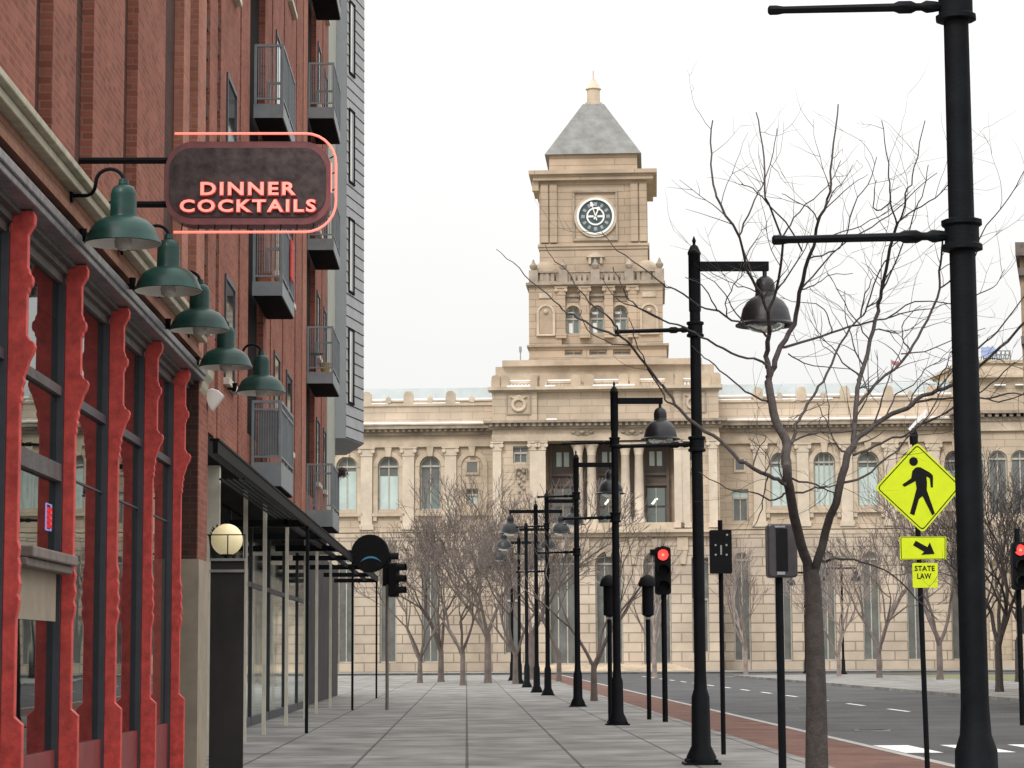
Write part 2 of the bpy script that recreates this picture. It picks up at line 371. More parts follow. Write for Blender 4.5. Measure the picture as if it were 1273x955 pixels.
def window(c, hw, zb, zt, y, arch=True, lower='winblind', upper='windark', tr=None, mull=1, fr='winframe', lowfrac=None):
    """one window: frame with mullions, upper and lower panes"""
    f = MB(); t = .12
    tr = tr if tr is not None else (zt-hw if arch else zb+(zt-zb)*.55)
    f.box(c-hw, c-hw+t, y-.08, y, zb, tr).box(c+hw-t, c+hw, y-.08, y, zb, tr).box(c-hw+t, c+hw-t, y-.082, y, zb, zb+t).box(c-hw, c+hw, y-.12, y, tr, tr+t*1.4)
    for k in range(mull):
        x = c-hw+2*hw*(k+1)/(mull+1); f.box(x-.05, x+.05, y-.07, y, zb+t, tr)
        f.box(x-.04, x+.04, y-.07, y, tr+t*1.4, (zt-.1 if arch else zt-.05))
    if arch: archivolt(f, c, hw-t, hw, zt-hw, y-.08, y)
    else: f.box(c-hw, c+hw, y-.08, y, zt-t, zt)
    fo = part('window', f, fr)
    lo = MB(); zm = zb+(tr-zb)*(lowfrac if lowfrac else 1)
    lo.add([(c-hw,y+.002,zb),(c+hw,y+.002,zb),(c+hw,y+.002,zm),(c-hw,y+.002,zm)], [(0,1,2,3)])
    part('pane', lo, lower, fo)
    up = MB(); up.add([(p[0], y+.002, p[1]) for p in arch_poly(c, hw, zm, zt, arch=arch)], [tuple(range(len(arch_poly(c, hw, zm, zt, arch=arch))))])
    part('pane', up, upper, fo)
    return fo
def lz(py, v=0.0, px=530): return F(px, py, v)[1]
WV = 0.0
uL, uR = F(300, 560)[0], F(1330, 560)[0]        # wing ends
cL, cR = F(612, 500, 4)[0], F(893, 500, 4)[0]   # centre block
# levels of the wings
Zroof, Zpar, Zcap, Zc1, Zc0, Zent, Zcapt, Zarch, Zwb, Zsill, Zbelt, Zbelt2 = [lz(v) for v in (487, 498, 505, 528.5, 541, 556, 566, 567, 634, 641, 660, 668)]
bayw = (F(535, 600)[0]-F(483, 600)[0])
winhw = 13.2*200/FPX
left_c = [F(535, 600)[0]-bayw*k for k in range(6)]
blindL = F(587, 600)[0]; blindR = F(920, 600)[0]
r0 = F(971, 600)[0]; rbay = (F(1079.5, 600)[0]-r0)/2
right_c = [r0+rbay*k for k in range(5)]
gops = lambda cs: [(c, winhw*.8, .8, lz(690), True) for c in cs]
for (a, b, cs_, extra) in ((uL, cL, left_c, [(blindL, winhw*.55, lz(628), lz(608), False)]), (cR, uR, right_c, [(blindR, winhw*.75, lz(652), lz(612), False)])):
    wall = MB(); wa, wb = (a, b+.5) if a == uL else (a-.5, b)
    wall_bay(wall, wa, wb, Zbelt, Zent, 0, [(c, winhw, Zwb, Zarch, True) for c in cs_] + extra)
    wall.box(a, b, .6, 14, 0, Zent-.01).box(a, b, -.15, 14, Zc1, Zcap)
    part('wall', wall, 'stone')
    rust = MB(); wall_bay(rust, wa, wb, 0, Zbelt2, -.3, gops(cs_+([blindR] if a != uL else [])), .5); part('ground_floor_wall', rust, 'rust')
    ent = MB(); ent.box(a, b, -.28, .3, Zent, Zent+(Zc0-Zent)*.42).box(a, b, -.22, .3, Zent+(Zc0-Zent)*.42, Zc0-.05); part('entablature', ent, 'trim')
    ent = MB(); ent.box(a, b, -.36, .3, Zbelt2, Zbelt2+.35).box(a, b, -.30, .28, Zbelt-.12, Zbelt+.12); part('string_course', ent, 'trim')
    cor = MB(); cor.box(a, b, -.55, .3, Zc0-.05, Zc0+.25).box(a, b, -1.15, .3, Zc1-.42, Zc1-.1)
    for k in range(int((b-a)/.52)):
        x = a+.52*k+.1; cor.box(x, x+.26, -.95, -.2, Zc0+.24, Zc1-.41)
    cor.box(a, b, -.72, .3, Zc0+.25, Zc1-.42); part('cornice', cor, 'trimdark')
    corb = MB(); corb.box(a, b, -1.25, .28, Zc1-.1, Zc1+.02); part('cornice_cap', corb, 'trim')
    corb = MB(); corb.box(a, b, -.3, 1, Zcap, Zcap+.2).box(a, b, -.1, .5, Zcap+.2, Zpar-.12).box(a, b, -.2, .6, Zpar-.12, Zpar+.02); part('parapet', corb, 'trim')
    roof = MB(); roof.prism([(1.5, Zcap), (2.2, Zroof+.9-.35), (9, Zroof+.9), (13.8, Zcap)], 'x', a, b); part('roof', roof, 'roofmetal')
sn = MB()
for (a, b) in ((uL, cL), (cR, uR)):
    sn.box(a+.4, b-.4, -1.2, .1, Zc1+.021, Zc1+.15); sn.box(a, b, -.12, .5, Zpar+.02, Zpar+.17)
    x = a
    while x < b-3:
        l = rnd.uniform(2, 7); sn.box(x, min(b-.5, x+l), -.27, -.11, Zcap+.2, Zcap+.3); x += l+rnd.uniform(.6, 3)
part('snow', sn, 'snow')
# parapet posts
def post_row(cs, mid):
    for c in cs:
        p = MB(); p.box(c-.42, c+.42, -.3, .5, Zcap+.2, Zpar+.25); p.prism([(c-.42, Zpar+.25), (c-.38, Zpar+.6), (c-.2, Zpar+.78), (c+.2, Zpar+.78), (c+.38, Zpar+.6), (c+.42, Zpar+.25)], 'y', -.25, .45)
        part('parapet_post', p, 'trim')
    for c in mid:
        p = MB(); p.box(c-.22, c+.22, -.28, .4, Zcap+.25, Zpar+.2); p.prism([(c-.2, Zpar+.2), (c, Zpar+.38), (c+.2, Zpar+.2)], 'y', -.2, .3)
        part('parapet_post', p, 'trim')
pil_left = [F(508, 600)[0]-bayw*k for k in range(6)] + [F(560.5, 600)[0]]
pil_right = [right_c[0]-rbay/2+rbay*k for k in range(6)]
post_row(pil_left, left_c+[blindL]); post_row(pil_right, right_c)
def pilaster(c, hw, z0, z1, y=0.0, dep=.3, m='column'):
    p = MB(); h = z1-z0
    p.box(c-hw, c+hw, y-dep, y+.05, z0+.45, z1-.75).box(c-hw*1.25, c+hw*1.25, y-dep-.12, y+.05, z0, z0+.45)
    p.prism([(c-hw, z1-.75), (c-hw*1.15, z1-.7), (c-hw*1.1, z1-.55), (c-hw*1.35, z1-.12), (c+hw*1.35, z1-.12), (c+hw*1.1, z1-.55), (c+hw*1.15, z1-.7), (c+hw, z1-.75)], 'y', y-dep-.06, y+.04)
    p.box(c-hw*1.5, c+hw*1.5, y-dep-.16, y+.04, z1-.12, z1)
    for s in (-1, 1): p.lathe([(.17, -.2), (.17, .2)], (c+s*hw*1.15, y-dep-.04, z1-.33), 10, 'y')
    part('pilaster', p, m)
for c in pil_left+pil_right: pilaster(c, .5, Zbelt+.1, Zent-.02)
for c in left_c+right_c+[blindL]:
    ar = MB()
    archivolt(ar, c, winhw+.02, winhw+.42, Zarch-winhw, -.14, .05)
    ar.box(c-winhw-.42, c-winhw-.02, -.10, .04, Zsill, Zarch-winhw).box(c+winhw+.02, c+winhw+.42, -.10, .04, Zsill, Zarch-winhw)
    ar.prism([(c-.2, Zarch-.05), (c-.3, Zent-.02), (c+.3, Zent-.02), (c+.2, Zarch-.05)], 'y', -.34, .03)
    ar.box(c-winhw-.5, c+winhw+.5, -.3, .1, Zsill-.05, Zsill+.22).box(c-winhw-.4, c-winhw-.1, -.24, .05, Zsill-.45, Zsill-.05).box(c+winhw+.1, c+winhw+.4, -.24, .05, Zsill-.45, Zsill-.05)
    part('window_surround', ar, 'trim')
for i, c in enumerate(left_c):
    window(c, winhw-.02, Zwb, Zarch-.02, .35, True, 'winblind' if i != 0 else 'winglass', tr=Zarch-winhw*1.05, lowfrac=(.62, .8, .92, .8, .8, .8)[i])
for i, c in enumerate(right_c):
    window(c, winhw-.02, Zwb, Zarch-.02, .35, True, 'winblind', tr=Zarch-winhw*1.05, lowfrac=(.95, .95, .9, .7, .8)[i], mull=(1, 3, 1, 1, 1)[i])
for c in left_c+right_c+[blindR]:
    window(c, winhw*.8-.02, .8, lz(690)-.02, .1, True, 'windark', 'windark')
# blind bays beside the centre block: an arched recess above, a small sash window under it
window(blindL, winhw*.55-.02, lz(628), lz(608), .35, False, 'winblind', 'windark')
window(blindR, winhw*.75-.02, lz(652), lz(612), .35, False, 'windark', 'winblind', tr=lz(624))
for c, s in ((blindL, 1), (blindR, .8)):
    p = MB(); p.box(c-.45*s, c+.45*s, -.06, -.02, lz(588), lz(575)); part('pane', p, 'windark', part('window', MB().box(c-.62*s, c+.62*s, -.1, -.07, lz(591), lz(588)).box(c-.62*s, c-.45*s, -.1, -.03, lz(588), lz(574)).box(c+.45*s, c+.62*s, -.1, -.03, lz(588), lz(574)).box(c-.62*s, c+.62*s, -.1, -.03, lz(575), lz(573)), 'trim'))

# --- centre block
VC = 4.0
def cz(py): return F(640, py, VC)[1]
def cu(px): return F(px, 560, VC)[0]
y0 = -VC
cw = MB()
a1, a2 = cu(668), cu(838)
Zct, Zcb = cz(551), cz(652)
# end pieces and the wall behind the colonnade
for (a, b, s) in ((cL, a1, -1), (a2, cR, 1)):
    m_ = cu(647) if s < 0 else cu(862)
    wall_bay(cw, a, b, cz(660), cz(549), y0, [(m_, .62, cz(576), cz(555), False)], .5)
    cw.box(a, b, y0+.5, 14, 0, cz(549))
cw.box(a1, a2, y0+3.2, 14, 0, cz(549))
cw.box(cL, cR, y0+.06, 14, cz(523), cz(488))
for (a, b) in ((cL, a1), (a2, cR)): cw.box(a, b, y0-.25, y0+.06, cz(523), cz(488))
part('wall', cw, 'stone')
ops = [cu(698), cu(755.5), cu(815)]
gr = MB()
wall_bay(gr, cL, cR, 0, cz(668), y0-.3, [(c, 1.15, 0.6, cz(686), True) for c in ops] + [(cu(636), .7, 1.5, cz(695), False), (cu(868), .7, 1.5, cz(695), False)], 1.0)
gr.box(cL, cR, y0+.9, 13, 0, cz(669))
part('ground_floor_wall', gr, 'rust')
for c in ops:
    window(c, 1.13, .6, cz(686)-.02, y0+.55, True, 'windark', 'windark', mull=2)
    k = MB(); k.prism([(c-.22, cz(689)), (c-.42, cz(672)), (c+.42, cz(672)), (c+.22, cz(689))], 'y', y0-.75, y0-.29)
    k.prism([(c-.16, cz(694)), (c-.3, cz(686)), (c+.3, cz(686)), (c+.16, cz(694))], 'y', y0-.9, y0-.76); part('keystone', k, 'trimdark')
for c in (cu(636), cu(868)): window(c, .68, 1.5, cz(695), y0+.2, False, 'windark', 'windark')
for px in (655, 725, 786, 847):
    c = cu(px); k = MB(); k.box(c-.45, c+.45, y0-.55, y0-.29, cz(686), cz(670)); k.prism([(c-.4, cz(686)), (c+.4, cz(686)), (c+.2, cz(703)), (c-.2, cz(703))], 'y', y0-.5, y0-.3); part('bracket', k, 'trim')
tr = MB()
tr.box(cL-.1, cR+.1, y0-1.1, y0+.2, cz(664), cz(660)).box(cL, cR, y0-.7, y0+.2, cz(669), cz(664)-.003)      # balcony ledge
tr.box(a1, a2, y0-.1, y0+3.3, cz(660)+.003, cz(651))
tr.box(cL-.05, cR+.05, y0-.3, y0+3.3, cz(549), cz(541)).box(cL, cR, y0-.2, y0+3.3, cz(541)+.003, cz(534))
part('entablature', tr, 'trim')
cc = MB(); cc.box(cL-.3, cR+.3, y0-.5, y0+1, cz(534)+.003, cz(531)).box(cL-.7, cR+.7, y0-1.1, y0+1, cz(527), cz(524))
cc.box(cL-.25, cR+.25, y0-.66, y0+.98, cz(531)+.003, cz(527)-.003)
x = cL-.2
while x < cR: cc.box(x, x+.26, y0-.9, y0, cz(531), cz(527)); x += .52
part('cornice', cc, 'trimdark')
cp = MB(); cp.box(cL-.1, cR+.1, y0-.35, y0+1.2, cz(488), cz(486)).box(cL-.35, cR+.35, y0-.7, y0+1.2, cz(486)+.002, cz(482))
cp.box(cL, cR, y0+.1, y0+.5, cz(477), cz(474.5))
x = cL+.2
while x < cR: cp.box(x, x+.13, y0+.15, y0+.4, cz(482), cz(477)); x += .3
part('balustrade', cp, 'trim')
for px in (617, 627.5, 665.5, 674, 716, 732, 775, 789, 833, 843, 878, 890):
    c = F(px, 480, VC)[0]; p = MB(); p.box(c-.42, c+.42, y0-.2, y0+.65, cz(482)+.001, cz(473))
    p.prism([(c-.4, cz(473)), (c-.4, cz(468.5)), (c-.2, cz(466.5)), (c+.2, cz(466.5)), (c+.4, cz(468.5)), (c+.4, cz(473))], 'y', y0-.1, y0+.55); part('parapet_post', p, 'brownstone')
s = MB()
for (p0, p1, py, v) in ((630, 662, 473.5, .3), (677, 716, 473.5, .3), (735, 772, 473.5, .3), (795, 830, 473.5, .3), (846, 872, 473.5, .3), (631, 660, 481.4, -.4), (678, 691, 481.4, -.4), (738, 790, 481.4, -.4), (680, 693, 523, -.6)):
    s.box(cu(p0), cu(p1), y0+v-.2, y0+v+.2, cz(py+.6), cz(py-1))
s.box(cu(613), cu(665), y0+1.5, y0+6, cz(482), cz(475)).box(cu(840), cu(892), y0+1.5, y0+6, cz(482), cz(475))
part('snow', s, 'snow')
# wreath panels
for px in (645, 862):
    c = F(px, 500, VC)[0]; p = MB(); z0_, z1_ = cz(516), cz(488.5); hw = 1.05
    p.box(c-hw, c-hw+.1, y0-.36, y0-.24, z0_, z1_).box(c+hw-.1, c+hw, y0-.36, y0-.24, z0_, z1_).box(c-hw+.1, c+hw-.1, y0-.36, y0-.24, z0_, z0_+.1).box(c-hw+.1, c+hw-.1, y0-.36, y0-.24, z1_-.1, z1_)
    part('panel_moulding', p, 'trimdark')
    wz = (z0_+z1_)/2-.1; wr = MB(); wr.tube([(c+.52*math.cos(t*math.pi/9), y0-.34, wz+.5*math.sin(t*math.pi/9)) for t in range(19)], [.13+.03*(t % 2) for t in range(19)], 6)
    wr.tube([(c-.7, y0-.33, z1_-.35), (c-.4, y0-.36, z1_-.5), (c, y0-.36, z1_-.35), (c+.4, y0-.36, z1_-.5), (c+.7, y0-.33, z1_-.35)], [.06, .1, .14, .1, .06], 6)
    part('wreath', wr, 'trim')
# cartouches in the frieze
for px in (724, 786):
    c = cu(px); p = MB()
    for dx in (-.75, 0, .75): p.sphere((c+dx, y0-.3, cz(539)), .3 if dx == 0 else .2, 6, .7)
    p.tube([(c-.75, y0-.28, cz(540)), (c-.35, y0-.32, cz(542)), (c, y0-.3, cz(541)), (c+.35, y0-.32, cz(542)), (c+.75, y0-.28, cz(540))], .09, 6)
    part('cartouche', p, 'trimdark')
# columns in pairs
for px in (718.5, 735, 777, 794):
    c = cu(px); r = .40; p = MB(); h = Zct-Zcb
    p.lathe([(r*1.45, 0), (r*1.45, .25), (r*1.2, .4), (r*1.25, .5), (r, .7), (r*1.0, h*.4), (r*.86, h-1.1), (r*.95, h-1.05), (r*.9, h-.95), (r*1.15, h-.5), (r*1.5, h-.2)], (c, y0+.55, Zcb), 18)
    p.box(c-r*1.55, c+r*1.55, y0-.07, y0+1.15, Zct-.2, Zct-.002); part('column', p, 'column')
for px in (618, 664, 673, 843, 852, 886): pilaster(cu(px), .36, cz(658), cz(549.5), y0, .28)
# tall shaded recesses with windows
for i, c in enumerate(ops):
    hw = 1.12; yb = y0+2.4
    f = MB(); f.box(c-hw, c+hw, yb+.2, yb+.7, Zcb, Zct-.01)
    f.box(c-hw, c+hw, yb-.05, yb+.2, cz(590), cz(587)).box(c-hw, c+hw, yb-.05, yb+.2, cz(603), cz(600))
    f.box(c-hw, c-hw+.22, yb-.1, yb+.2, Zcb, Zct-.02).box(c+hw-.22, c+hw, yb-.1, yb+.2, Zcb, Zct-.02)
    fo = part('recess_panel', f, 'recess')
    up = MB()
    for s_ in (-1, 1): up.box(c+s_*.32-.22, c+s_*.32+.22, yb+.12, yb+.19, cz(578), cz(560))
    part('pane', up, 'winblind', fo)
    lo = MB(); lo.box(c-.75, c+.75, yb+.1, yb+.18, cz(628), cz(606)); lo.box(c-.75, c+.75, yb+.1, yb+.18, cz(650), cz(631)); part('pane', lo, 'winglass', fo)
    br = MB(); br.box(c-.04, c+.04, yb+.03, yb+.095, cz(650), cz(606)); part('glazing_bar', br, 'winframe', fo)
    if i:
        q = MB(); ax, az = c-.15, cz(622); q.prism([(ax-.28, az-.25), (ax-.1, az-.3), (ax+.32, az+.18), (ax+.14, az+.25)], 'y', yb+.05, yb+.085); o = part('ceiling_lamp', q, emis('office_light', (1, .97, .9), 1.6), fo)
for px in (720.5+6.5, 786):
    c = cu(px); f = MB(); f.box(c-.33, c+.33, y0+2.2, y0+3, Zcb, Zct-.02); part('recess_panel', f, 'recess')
fl = MB(); fl.box(a1, a2, y0+2.9, y0+3.2, Zcb, Zct); part('wall', fl, 'brownstone')
for px in (648, 862): window(cu(px-1), .6, cz(576), cz(555), y0+.35, False, 'windark', 'windark')
for px in (648, 864):   # hanging garland ornaments
    c = cu(px); p = MB(); z = cz(583)
    for k in range(9):
        p.sphere((c+.22*math.sin(k*2.1), y0-.12, z-.24*k), .2-.008*k, 5)
    for s_ in (-1, 1): p.tube([(c, y0-.1, z+.1), (c+s_*.45, y0-.14, z-.05), (c+s_*.5, y0-.1, z-.9)], [.1, .12, .05], 6)
    part('garland', p, 'trimdark')

# --- attic and tower
VT = -6.0
def tz(py): return F(740, py, VT)[1]
def tu(px, py=400): return F(px, py, VT)[0]
yt = -VT
at_ = MB(); at_.box(F(615, 460, 0)[0], F(888, 460, 0)[0], 1.0, 22, cz(482)-1, F(740, 453, 0)[1]); at_.box(F(624, 460, 0)[0], F(873, 460, 0)[0], .4, 22, F(740, 453, 0)[1]-.01, F(740, 446, 0)[1])
part('attic_wall', at_, 'brownstone')
ts = tu(658, 450), tu(829, 450); tw = ts[1]-ts[0]; tcx = (ts[0]+ts[1])/2
yF = yt; yB = yt+tw
t1 = MB()
wall_bay(t1, ts[0], ts[1], cz(482), tz(431), yF, [(tu(px, 437), .78, tz(441.5), tz(434.5), False) for px in (713, 743.5, 773)], .6)
t1.box(ts[0], ts[1], yF+.6, yB, cz(482), tz(431)).box(ts[0], ts[0]+.01, yF, yF+.6, cz(482), tz(431)).box(ts[1]-.01, ts[1], yF, yF+.6, cz(482), tz(431))
t1.box(tu(660, 450)+.1, tu(662, 450)+1.2, yF-.3, yF, cz(482), tz(448))
part('tower_wall', t1, 'tower')
for px in (713, 743.5, 773): window(tu(px, 437), .76, tz(441.5), tz(434.5), yF+.3, False, 'windark', 'windark', fr='trimdark')
st = MB(); st.box(ts[0]-.2, ts[1]+.2, yF-.35, yB+.2, tz(431), tz(428.5)).box(ts[0]-.05, ts[1]+.05, yF-.15, yB, tz(448), tz(445.5)).box(tu(726, 450), tu(781, 450), yF-.5, yF-.1, tz(455), tz(453)).box(tu(724, 460), tu(783, 460), yF-.55, yF-.1, tz(463), tz(461))
part('string_course', st, 'trimdark')
# belfry stage with three arched openings and corner niches
bs = tu(657.5, 390), tu(824, 390)
t2 = MB(); bo = [tu(px, 390) for px in (712, 742, 771)]
bhw = .62
wall_bay(t2, tu(698, 390), tu(786, 390), tz(428.5), tz(354), yF+.5, [(c, bhw, tz(414), tz(379), True) for c in bo], .7)
t2.box(bs[0], tu(698, 390), yF+.02, yB-.02, tz(428.5), tz(354)).box(tu(786, 390), bs[1], yF+.02, yB-.02, tz(428.5), tz(354))
t2.box(tu(698, 390), tu(786, 390), yB-1.5, yB-.02, tz(428.5), tz(354)); t2.box(tu(698, 390), tu(786, 390), yF+1.2, yB-1.5, tz(362), tz(354))
part('tower_wall', t2, 'tower')
for c in bo:
    window(c, bhw-.01, tz(414), tz(379)-.02, yF+.95, True, 'winglass', 'windark', tr=tz(396), mull=1, fr='winframe')
    p = MB(); p.box(c-.8, c+.8, yF+.2, yF+.5, tz(368), tz(365.5)).box(c-.55, c+.55, yF+.42, yF+.496, tz(374), tz(368.5)); part('lintel', p, 'trimdark')
    p = MB(); archivolt(p, c, bhw+.02, bhw+.25, tz(379)-bhw, yF+.38, yF+.5); part('window_surround', p, 'trim')
    part('louvre', MB().box(c-.4, c+.02, yF+.90, yF+.94, tz(412), tz(400)), 'clockwhite'); part('louvre', MB().box(c-.45, c+.1, yF+.90, yF+.94, tz(389), tz(386)), 'clockwhite')
for px in (697.5, 727, 757, 786.5): pilaster(tu(px, 390), .38, tz(420), tz(356), yF+.45, .5, 'tower')
for px in (678.5, 807):                                   # niches
    c = tu(px, 390); p = MB(); p.add([(q[0], yF+.0, q[1]) for q in arch_poly(c, .62, tz(414), tz(380))], [tuple(range(len(arch_poly(c, .62, tz(414), tz(380)))))]); part('niche', p, 'brownstone')
    p = MB(); archivolt(p, c, .62, .8, tz(380)-.62, yF-.12, yF+.015); p.box(c-.85, c+.85, yF-.25, yF+.015, tz(417), tz(415)).box(c-.82, c-.62, yF-.1, yF+.015, tz(415), tz(380)-.62).box(c+.62, c+.82, yF-.1, yF+.015, tz(415), tz(380)-.62).sphere((c, yF-.05, tz(387)), .22, 6)
    p.box(c-.6, c+.6, yF-.08, yF+.01, tz(370), tz(364)); part('niche_surround', p, 'trim')
c2 = MB(); c2.box(bs[0]-.25, bs[1]+.25, yF-.35, yB+.3, tz(354), tz(351)).box(bs[0]-.1, bs[1]+.1, yF-.12, yB+.1, tz(356), tz(354)-.002)
part('cornice', c2, 'trimdark')
# balustrade with urns and corner domes
b2 = MB(); bb = tu(662, 345), tu(821, 345)
b2.box(bb[0], bb[1], yF+.1, yF+.5, tz(351)+.002, tz(348.5)).box(bb[0], bb[1], yF+.1, yF+.5, tz(338), tz(336)).box(bb[0], bb[0]+.4, yF+.5, yB-.4, tz(351), tz(336)).box(bb[1]-.4, bb[1], yF+.5, yB-.4, tz(351), tz(336))
x = bb[0]+.2
while x < bb[1]: b2.box(x, x+.3, yF+.2, yF+.4, tz(348.5), tz(338)); x += .48
for px in (663, 700, 740, 782, 820):
    c = tu(px, 345); b2.box(c-.4, c+.4, yF-.05, yF+.6, tz(351)+.003, tz(335)); b2.lathe([(.12, 0), (.3, .2), (.36, .45), (.15, .7), (.06, 1.0)], (c, yF+.25, tz(335)), 8)
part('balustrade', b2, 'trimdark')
for px in (677, 803):
    for yy in (yF+1.4, yB-1.6):
        c = tu(px, 345); p = MB(); p.lathe([(1.15, 0), (1.15, tz(337)-tz(351)), (1.1, tz(332)-tz(351)), (.88, tz(326.5)-tz(351)), (.5, tz(322.5)-tz(351)), (.2, tz(321.5)-tz(351)), (.12, tz(319)-tz(351))], (c, yy, tz(351)), 16); part('corner_dome', p, 'brownstone')
# clock stage
cs = tu(670, 290), tu(805, 290); csy0 = yF+1.0; csy1 = csy0+(cs[1]-cs[0])
c3 = MB(); c3.box(cs[0], cs[1], csy0, csy1, tz(351), tz(222))
part('tower_wall', c3, 'tower')
q = MB()
q.box(cs[0]-.15, cs[1]+.15, csy0-.2, csy1+.15, tz(304), tz(301)).box(cs[0]-.05, cs[1]+.05, csy0-.08, csy1, tz(308), tz(304)-.002)
for (p0, p1) in ((672, 681), (683, 692), (784, 793), (795, 804)): q.box(tu(p0, 270), tu(p1, 270), csy0-.22, csy0+.02, tz(299), tz(226))
part('string_course', q, 'tower')
q = MB(); k0, k1 = tu(711.5, 265), tu(767.5, 265)
q.box(k0, k0+.18, csy0-.2, csy0, tz(294), tz(237)).box(k1-.18, k1, csy0-.2, csy0, tz(294), tz(237)).box(k0, k1, csy0-.25, csy0-.003, tz(237), tz(234.5)).box(k0, k1, csy0-.2, csy0-.002, tz(297), tz(294))
part('clock_surround', q, 'trimdark')
ccx, ccz = tu(740, 267), tz(267); s_ = 1/FPX*206
cring = MB()
def ring(mb, r0, r1, y0_, y1_, n=40):
    for i in range(n):
        a, b = 2*math.pi*i/n, 2*math.pi*(i+1)/n
        mb.prism([(ccx+r0*math.cos(a), ccz+r0*math.sin(a)), (ccx+r1*math.cos(a), ccz+r1*math.sin(a)), (ccx+r1*math.cos(b), ccz+r1*math.sin(b)), (ccx+r0*math.cos(b), ccz+r0*math.sin(b))], 'y', y0_, y1_)
ring(cring, 21.2*s_, 23.8*s_, csy0-.32, csy0-.03)
stn = MB(); ring(stn, 23.9*s_, 27*s_, csy0-.22, csy0-.005); part('clock_surround', stn, 'trim')
clk = part('clock', cring, 'clockwhite')
fc = MB(); fc.lathe([(21.2*s_, 0), (21.2*s_, .05)], (ccx, csy0-.14, ccz), 40, 'y'); part('dial', fc, 'clockdark', clk)
g = MB(); ring(g, 9.6*s_, 11.6*s_, csy0-.24, csy0-.145); g.box(ccx-10*s_, ccx-2.2*s_, csy0-.22, csy0-.145, ccz-.09, ccz+.09).box(ccx+2.2*s_, ccx+10*s_, csy0-.22, csy0-.145, ccz-.09, ccz+.09); part('inner_ring', g, 'clockwhite', clk)
nm = MB()
for h in range(12):
    a = h*math.pi/6
    for d_ in ((-.07, 0, .07) if h % 3 else (-.1, -.03, .03, .1)):
        a2_ = a+d_; r0_, r1_ = 13.6*s_, 18.2*s_; tx, tz_ = math.cos(a2_)*.035, math.sin(a2_)*.035
        nm.prism([(ccx+r0_*math.sin(a2_)-tx, ccz+r0_*math.cos(a2_)+tz_), (ccx+r1_*math.sin(a2_)-tx, ccz+r1_*math.cos(a2_)+tz_), (ccx+r1_*math.sin(a2_)+tx, ccz+r1_*math.cos(a2_)-tz_), (ccx+r0_*math.sin(a2_)+tx, ccz+r0_*math.cos(a2_)-tz_)], 'y', csy0-.17, csy0-.142)
part('numeral_ring', nm, 'steel', clk)
def hand(ang, ln, wd, tip, back):
    h = MB(); d = Vector((math.sin(ang), math.cos(ang))); n = Vector((d.y, -d.x)); o = Vector((ccx, ccz))
    def P_(a, b): p = o+d*a+n*b; return (p.x, p.y)
    h.prism([P_(-back, -wd), P_(ln*.7, -wd*.8), P_(ln*.72, -tip), P_(ln, -tip*.5), P_(ln, tip*.5), P_(ln*.72, tip), P_(ln*.7, wd*.8), P_(-back, wd)], 'y', csy0-.34, csy0-.28); return h
part('hand', hand(R(-17), 19*s_, .05, .17, .4), 'clockwhite', clk); part('hand', hand(R(22), 12.5*s_, .07, .22, .3), 'clockwhite', clk)
# pedimented small window under the clock
c = tu(740, 320); q = MB(); q.box(c-.62, c-.4, csy0-.25, csy0-.002, tz(326), tz(318)).box(c+.4, c+.62, csy0-.25, csy0-.002, tz(326), tz(318)).prism([(c-.85, tz(318)), (c, tz(311.5)), (c+.85, tz(318))], 'y', csy0-.32, csy0-.003); part('pediment', q, 'trim')
q = MB(); q.box(c-.4, c+.4, csy0-.06, csy0-.004, tz(325), tz(320)); part('window', q, 'windark')
# upper cornice, lantern stage, roof
Zt = tz(222)
q = MB(); q.box(cs[0]-.55, cs[1]+.55, csy0-.6, csy1+.55, Zt, Zt+.5).box(cs[0]-.9, cs[1]+.9, csy0-.95, csy1+.9, Zt+.5, Zt+.85).box(tu(661, 230), tu(669, 230), csy0-.3, csy0+.4, tz(234), Zt)
part('cornice', q, 'tower')
tcc = (cs[0]+cs[1])/2; tcy = (csy0+csy1)/2; hw = (cs[1]-cs[0])/2
q = MB(); q.box(tcc-hw*.82, tcc+hw*.82, tcy-hw*.82, tcy+hw*.82, Zt+.85, Zt+2.6)
part('tower_wall', q, 'tower')
q = MB()
h0 = Zt+2.6
q.add([(tcc-hw*.9, tcy-hw*.9, h0), (tcc+hw*.9, tcy-hw*.9, h0), (tcc+hw*.9, tcy+hw*.9, h0), (tcc-hw*.9, tcy+hw*.9, h0), (tcc-hw*.2, tcy-hw*.2, h0+5.4), (tcc+hw*.2, tcy-hw*.2, h0+5.4), (tcc+hw*.2, tcy+hw*.2, h0+5.4), (tcc-hw*.2, tcy+hw*.2, h0+5.4)],
      [(0,3,2,1),(4,5,6,7),(0,1,5,4),(1,2,6,5),(2,3,7,6),(3,0,4,7)])
part('tower_roof', q, mat('grey_roof_slate', (.20, .20, .19), .7, var=.25, scale=1))
q = MB(); q.lathe([(.8, 0), (.8, .3), (.6, .35), (.6, 1.5), (.75, 1.6), (.3, 2.3), (.06, 2.7), (.05, 3.4)], (tcc, tcy, h0+5.4), 12); part('finial', q, 'trim')
